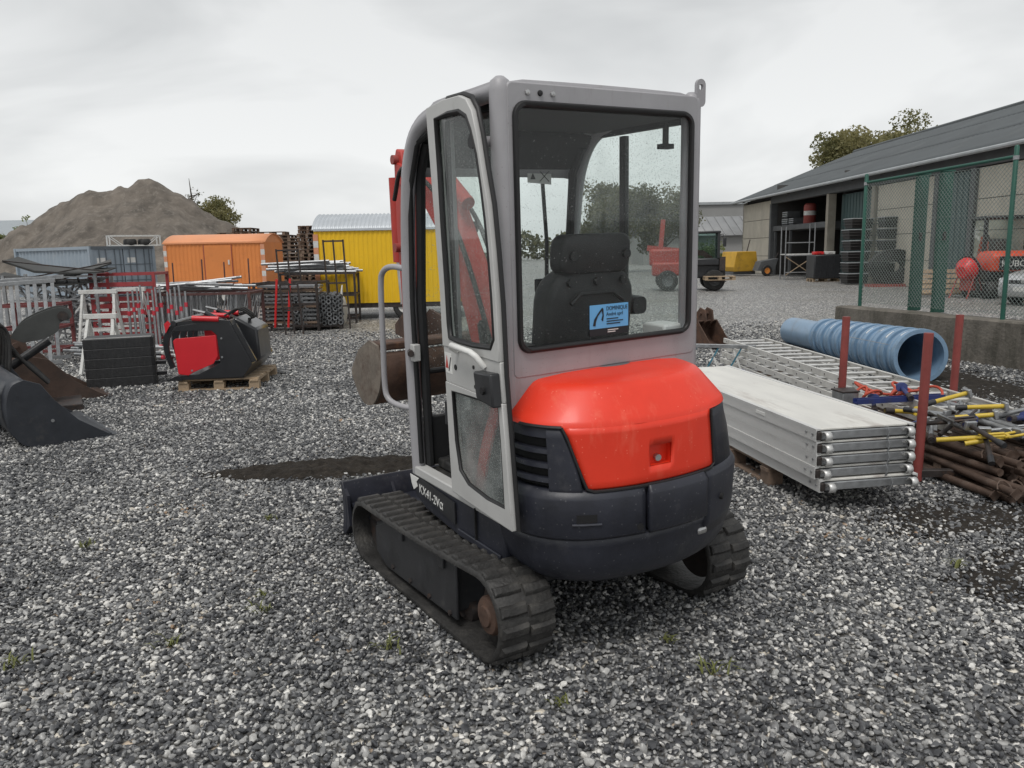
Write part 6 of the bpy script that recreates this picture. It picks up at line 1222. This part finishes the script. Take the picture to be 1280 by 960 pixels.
# ---- site trailers
m_haz = M('faded_warning_orange', (.62, .28, .16), .5, 0, .15, 6)
def hazard(mb_parent, x, y, z0, z1, w, nrm):
    """red and white warning strip on a corner: separate blocks"""
    n = int((z1 - z0) / .16)
    for i in range(n):
        a, b = z0 + (z1 - z0) * i / n, z0 + (z1 - z0) * (i + 1) / n
        if nrm == 'y': MB().bx(x, x + w, y - .012, y, a, b).build('warning_block', m_white if i % 2 == 0 else m_haz, mb_parent)
        else: MB().bx(x - .012, x, y, y + w, a, b).build('warning_block', m_white if i % 2 == 0 else m_haz, mb_parent)
def trailer(label, loc, rz, L, W, z0, z1, rise, wall, roof, pitch, corrug_roof, doors):
    t = thing('site_trailer', label, 'trailer', loc, rz)
    def wallsheet(p, q, ln):
        n = int(ln / pitch) * 4; p = np.array(p); q = np.array(q); d = (q - p) / n; nn = np.array((d[1], -d[0])) / np.linalg.norm(d); V = []
        prof = (0, 1, 1, 0)
        for i in range(n + 1):
            c = p + d * i + nn * .014 * prof[i % 4]; V += [(*c, z0), (*c, z1)]
        return MB().add(V, [(2*i, 2*i+2, 2*i+3, 2*i+1) for i in range(n)])
    for p, q, ln in (((-L/2, -W/2), (L/2, -W/2), L), ((L/2, -W/2), (L/2, W/2), W), ((L/2, W/2), (-L/2, W/2), L), ((-L/2, W/2), (-L/2, -W/2), W)): wallsheet(p, q, ln).build('wall', wall, t, None)
    arc = [(-W/2 - .05 + (W + .1) * i / 14, z1 + rise * math.sin(math.pi * i / 14) ** .8) for i in range(15)]
    if corrug_roof:
        nx = int(L / .1) * 4; V = [(-L/2 - .05 + (L + .1) * i / nx, y, z + .018 * math.sin(math.pi * i / 2)) for i in range(nx + 1) for y, z in arc]
        MB().add(V, [(i*15+j, i*15+j+1, (i+1)*15+j+1, (i+1)*15+j) for i in range(nx) for j in range(14)]).build('roof', roof, t, 60, solid=.02)
    else: MB().loft([[(x, y, z) for y, z in arc] for x in np.linspace(-L/2 - .05, L/2 + .05, 6)], False, False).build('roof', roof, t, 50, solid=.02)
    for x in (-L/2 + .002, L/2 - .012): MB().prism([(x, y * .97, z - .012) for y, z in arc], (.01, 0, 0)).build('gable', wall, t)
    MB().bar((-L/2, -W/2 - .03, z1 - .0), (L/2, -W/2 - .03, z1 - .0), .04, .05).build('eave_trim', roof, t)
    MB().bx(-L/2, L/2, -W/2 + .02, W/2 - .02, z0 - .12, z0).build('chassis', m_darksteel, t)
    for x in (L * .08, ): 
        for y in (-W/2 + .12, W/2 - .12): wheel('wheel', (x, y, .3), .3, .18, t, 'y', m_white)
    MB().bar((L/2, 0, z0 - .06), (L/2 + 1.0, 0, .4), .1, .1).build('drawbar', m_darksteel, t)
    for (a, b) in doors:
        MB().bx(a, b, -W/2 - .026, -W/2 - .016, z0 + .06, z1 - .08).build('door', wall, t); MB().bx(b - .13, b - .08, -W/2 - .05, -W/2 - .026, z0 + .8, z0 + .95).build('handle', m_white, t)
        for xx in (a, b): MB().bx(xx - .012, xx + .012, -W/2 - .03, -W/2 - .0265, z0 + .04, z1 - .06).build('door_edge', m_redox, t)
    return t
m_orw = M('orange_trailer_paint', (.68, .23, .06), .5, 0, .08, 1.5, 0, ((.5, .16, .05), .18, 2.5)); m_orr = M('orange_roof_paint', (.72, .30, .14), .5, 0, .08, 1.5)
ot = trailer('orange site trailer with rounded roof and warning strips', (-9.68, 27.2, 0), R_(1), 3.25, 2.2, .55, 2.06, .3, m_orw, m_orr, .13, False, [(-.35, .55)])
hazard(ot, -1.66, -1.1 - .02, .6, 2.0, .1, 'y'); hazard(ot, 1.5, -1.1 - .02, .6, 2.0, .13, 'y')
m_yw = M('yellow_trailer_paint', (.82, .5, .01), .5, 0, .05, 1.5, 0, ((.55, .36, .03), .12, 2)); m_zr = M('zinc_roof', (.5, .53, .56), .45, .2, .1, 2)
yt = trailer('yellow corrugated site trailer with grey corrugated roof', (-2.98, 20.75, 0), R_(2), 3.7, 2.2, .4, 2.2, .42, m_yw, m_zr, .11, True, [])
hazard(yt, -1.87, -1.1 - .02, .5, 2.1, .12, 'y')

# ---- blue-grey shipping container with a frame on its roof
m_cont = M('container_blue_grey', (.27, .32, .37), .5, 0, .12, 1.2, 0, ((.36, .39, .41), .2, 2)); m_contd = M('container_lock_bar', (.12, .14, .16), .5, .3, .2, 3)
CT = thing('shipping_container', 'blue grey shipping container with corrugated side and locking bars', 'container', (-16.85, 32.0, 0), math.atan2(.54, -.81))
CL, CW, CH = 6.06, 2.7, 2.12      # local x runs along the long side, local -y towards the door end's right edge
def cside(y):
    n = int(CL / .28) * 4; V = []; pf = (0, 0, 1, 1)
    for i in range(n + 1): V += [(CL * i / n, y + (.04 if y >= 0 else -.04) * pf[i % 4] * (-1), .12), (CL * i / n, y + (.04 if y >= 0 else -.04) * pf[i % 4] * (-1), CH - .1)]
    return MB().add(V, [(2*i, 2*i+2, 2*i+3, 2*i+1) for i in range(n)])
for y in (0, -CW): cside(y).build('side_wall', m_cont, CT, None)
MB().bx(0, CL, -CW, 0, CH - .06, CH - .03).build('roof', m_cont, CT); MB().bx(CL - .04, CL, -CW, 0, .1, CH - .06).build('end_wall', m_cont, CT); MB().bx(0, CL, -CW, 0, 0, .1).build('floor', m_contd, CT)
for y in (0, -CW):
    MB().bar((0, y, CH - .06), (CL, y, CH - .06), .1, .12).build('top_rail', m_cont, CT); MB().bar((0, y, .07), (CL, y, .07), .1, .13).build('bottom_rail', m_cont, CT)
    for x in (.0, CL): MB().bx(x - .06, x + .08, y - .07, y + .07, 0, CH + .005).build('corner_post', m_cont, CT)
MB().bar((-.02, 0, CH - .06), (-.02, -CW, CH - .06), .1, .12).build('header', m_contd, CT)
for a, b in ((-.08, -CW/2 + .02), (-CW/2 - .02, -CW + .08)):
    d = MB().bx(-.03, .0, b, a, .12, CH - .12).build('door', m_cont, CT)
    for f in (.2, .42, .72, .9): MB().path([(-.06, a + (b - a) * f, .1), (-.06, a + (b - a) * f, CH - .08)], .02, 6).build('lock_bar', m_contd, d)
    for z in (CH * .33, CH * .64): MB().bx(-.045, -.03, b + .03, a - .03, z, z + .025).build('door_rib', m_contd, d)
    MB().bx(-.036, -.03, a + (b - a) * .12, a + (b - a) * .4, CH * .68, CH * .78).build('marking', mx_stick, d)
tf = thing('braced_trestle', 'pale steel frame with bracing lying on the container roof', 'trestle', (-16.3, 33.0, CH + .01), math.atan2(.81, .54) - .35)
for y in (0, .6):
    MB().bar((-.2, y, .42), (1.75, y, .42), .05, .05).build('top_bar', m_white, tf); MB().bar((-.2, y, .02), (1.75, y, .02), .05, .05).build('bottom_bar', m_white, tf)
    for x in (-.2, 1.75): MB().bar((x, y, 0), (x, y, .44), .05, .05).build('upright', m_white, tf)
    MB().bar((-.2, y, .42), (.3, y, .02), .03, .03).build('brace', m_white, tf); MB().bar((1.75, y, .42), (1.25, y, .02), .03, .03).build('brace', m_white, tf)
for i, x in enumerate((.45, 1.0)): ty = thing('tyre', ('left black tyre inside the frame on the container roof', 'right black tyre inside the frame on the container roof')[i], 'tyre', (-16.3 + x * .82, 33.0 + x * .6 + .25, CH + .02)); MB().lathe([(.14, 0), (.22, 0), (.26, .05), (.26, .2), (.22, .27), (.14, .27), (.14, 0)], 20, caps=False).build('tread', m_rubber, ty, 40); MB().lathe([(.1, .05), (.15, .05), (.15, .22), (.1, .22), (.1, .05)], 16, caps=False).build('bead', m_black, ty)

# ---- stacks of pallets behind the trailers
pm = MB()
for y in (-.33, -.17, 0, .17, .33): pm.box((0, y, .133), (1.2, .12, .022))
for y in (-.34, 0, .34): pm.box((0, y, .011), (1.2, .1, .022))
for x in (-.54, 0, .54):
    for y in (-.34, 0, .34): pm.box((x, y, .066), (.12, .1, .09))
    pm.box((x, 0, .111), (.1, .8, .022))
pms = []
for m_ in (m_oldwood, M('brown_pallet_wood', (.13, .085, .06), .85, 0, .3, 3), m_wood):
    me = pm.mesh('wooden_pallet', None); me.materials.append(m_); pms.append(me)
words = ['first', 'second', 'third', 'fourth', 'fifth', 'sixth', 'last']
for i, (x, y, n, a) in enumerate(((-11.9, 34.5, 17, 0), (-11.1, 33.8, 18, 1.57), (-10.2, 34.4, 17, 0), (-9.55, 34.0, 16, 1.57), (-8.95, 32.6, 15, .1), (-8.15, 32.8, 18, 1.57), (-7.25, 33.0, 18, 0))):
    for k in range(n):
        tag(share('wooden_pallet', pms[(i + k * k) % 7 % 3 if k % 5 == 0 else i % 2], None, (x + random.uniform(-.03, .03), y + random.uniform(-.03, .03), k * .155), (0, 0, a + random.uniform(-.03, .03))), f'brown pallet in the {words[i]} tall pallet stack from the left, between the trailers', 'pallet', f'pallets of the {words[i]} stack between the trailers')

# ---- weeds between the stones
def weeds():
    q = MB(); r = random.Random(3); spots = [(-1.15, 3.35, .05), (-.52, 2.98, .06), (-1.2, 3.5, .04), (.75, 2.75, .06), (2.2, 3.7, .05), (-2.0, 2.9, .05), (.15, 2.55, .035), (-2.4, 4.2, .05), (-1.45, 3.05, .05), (-1.5, 4.6, .04), (.62, 3.0, .04), (3.0, 4.1, .05), (-3.3, 4.6, .05)]
    for cx, cy, s in spots:
        for i in range(16):
            a = r.uniform(0, 6.28); l = s * r.uniform(.6, 1.3); b = (cx + r.gauss(0, s * .45), cy + r.gauss(0, s * .35), .008); d = np.array((math.cos(a), math.sin(a)))
            p1 = (b[0] + d[0] * l * .4, b[1] + d[1] * l * .4, .01 + l * .55); p2 = (b[0] + d[0] * l, b[1] + d[1] * l, .01 + l * .6); w = np.array((-d[1], d[0], 0)) * .004
            q.add([np.array(b) - w, np.array(b) + w, np.array(p1) + w * .8, np.array(p1) - w * .8, np.array(p2)], [(0, 1, 2, 3), (3, 2, 4)])
    o = q.build('weeds', M('weed_green', (.12, .13, .035), .7, 0, .4, 20), None, None); struct(o, 'stuff'); tag(o, 'small tufts of weeds growing between the gravel stones', 'weeds')
weeds()
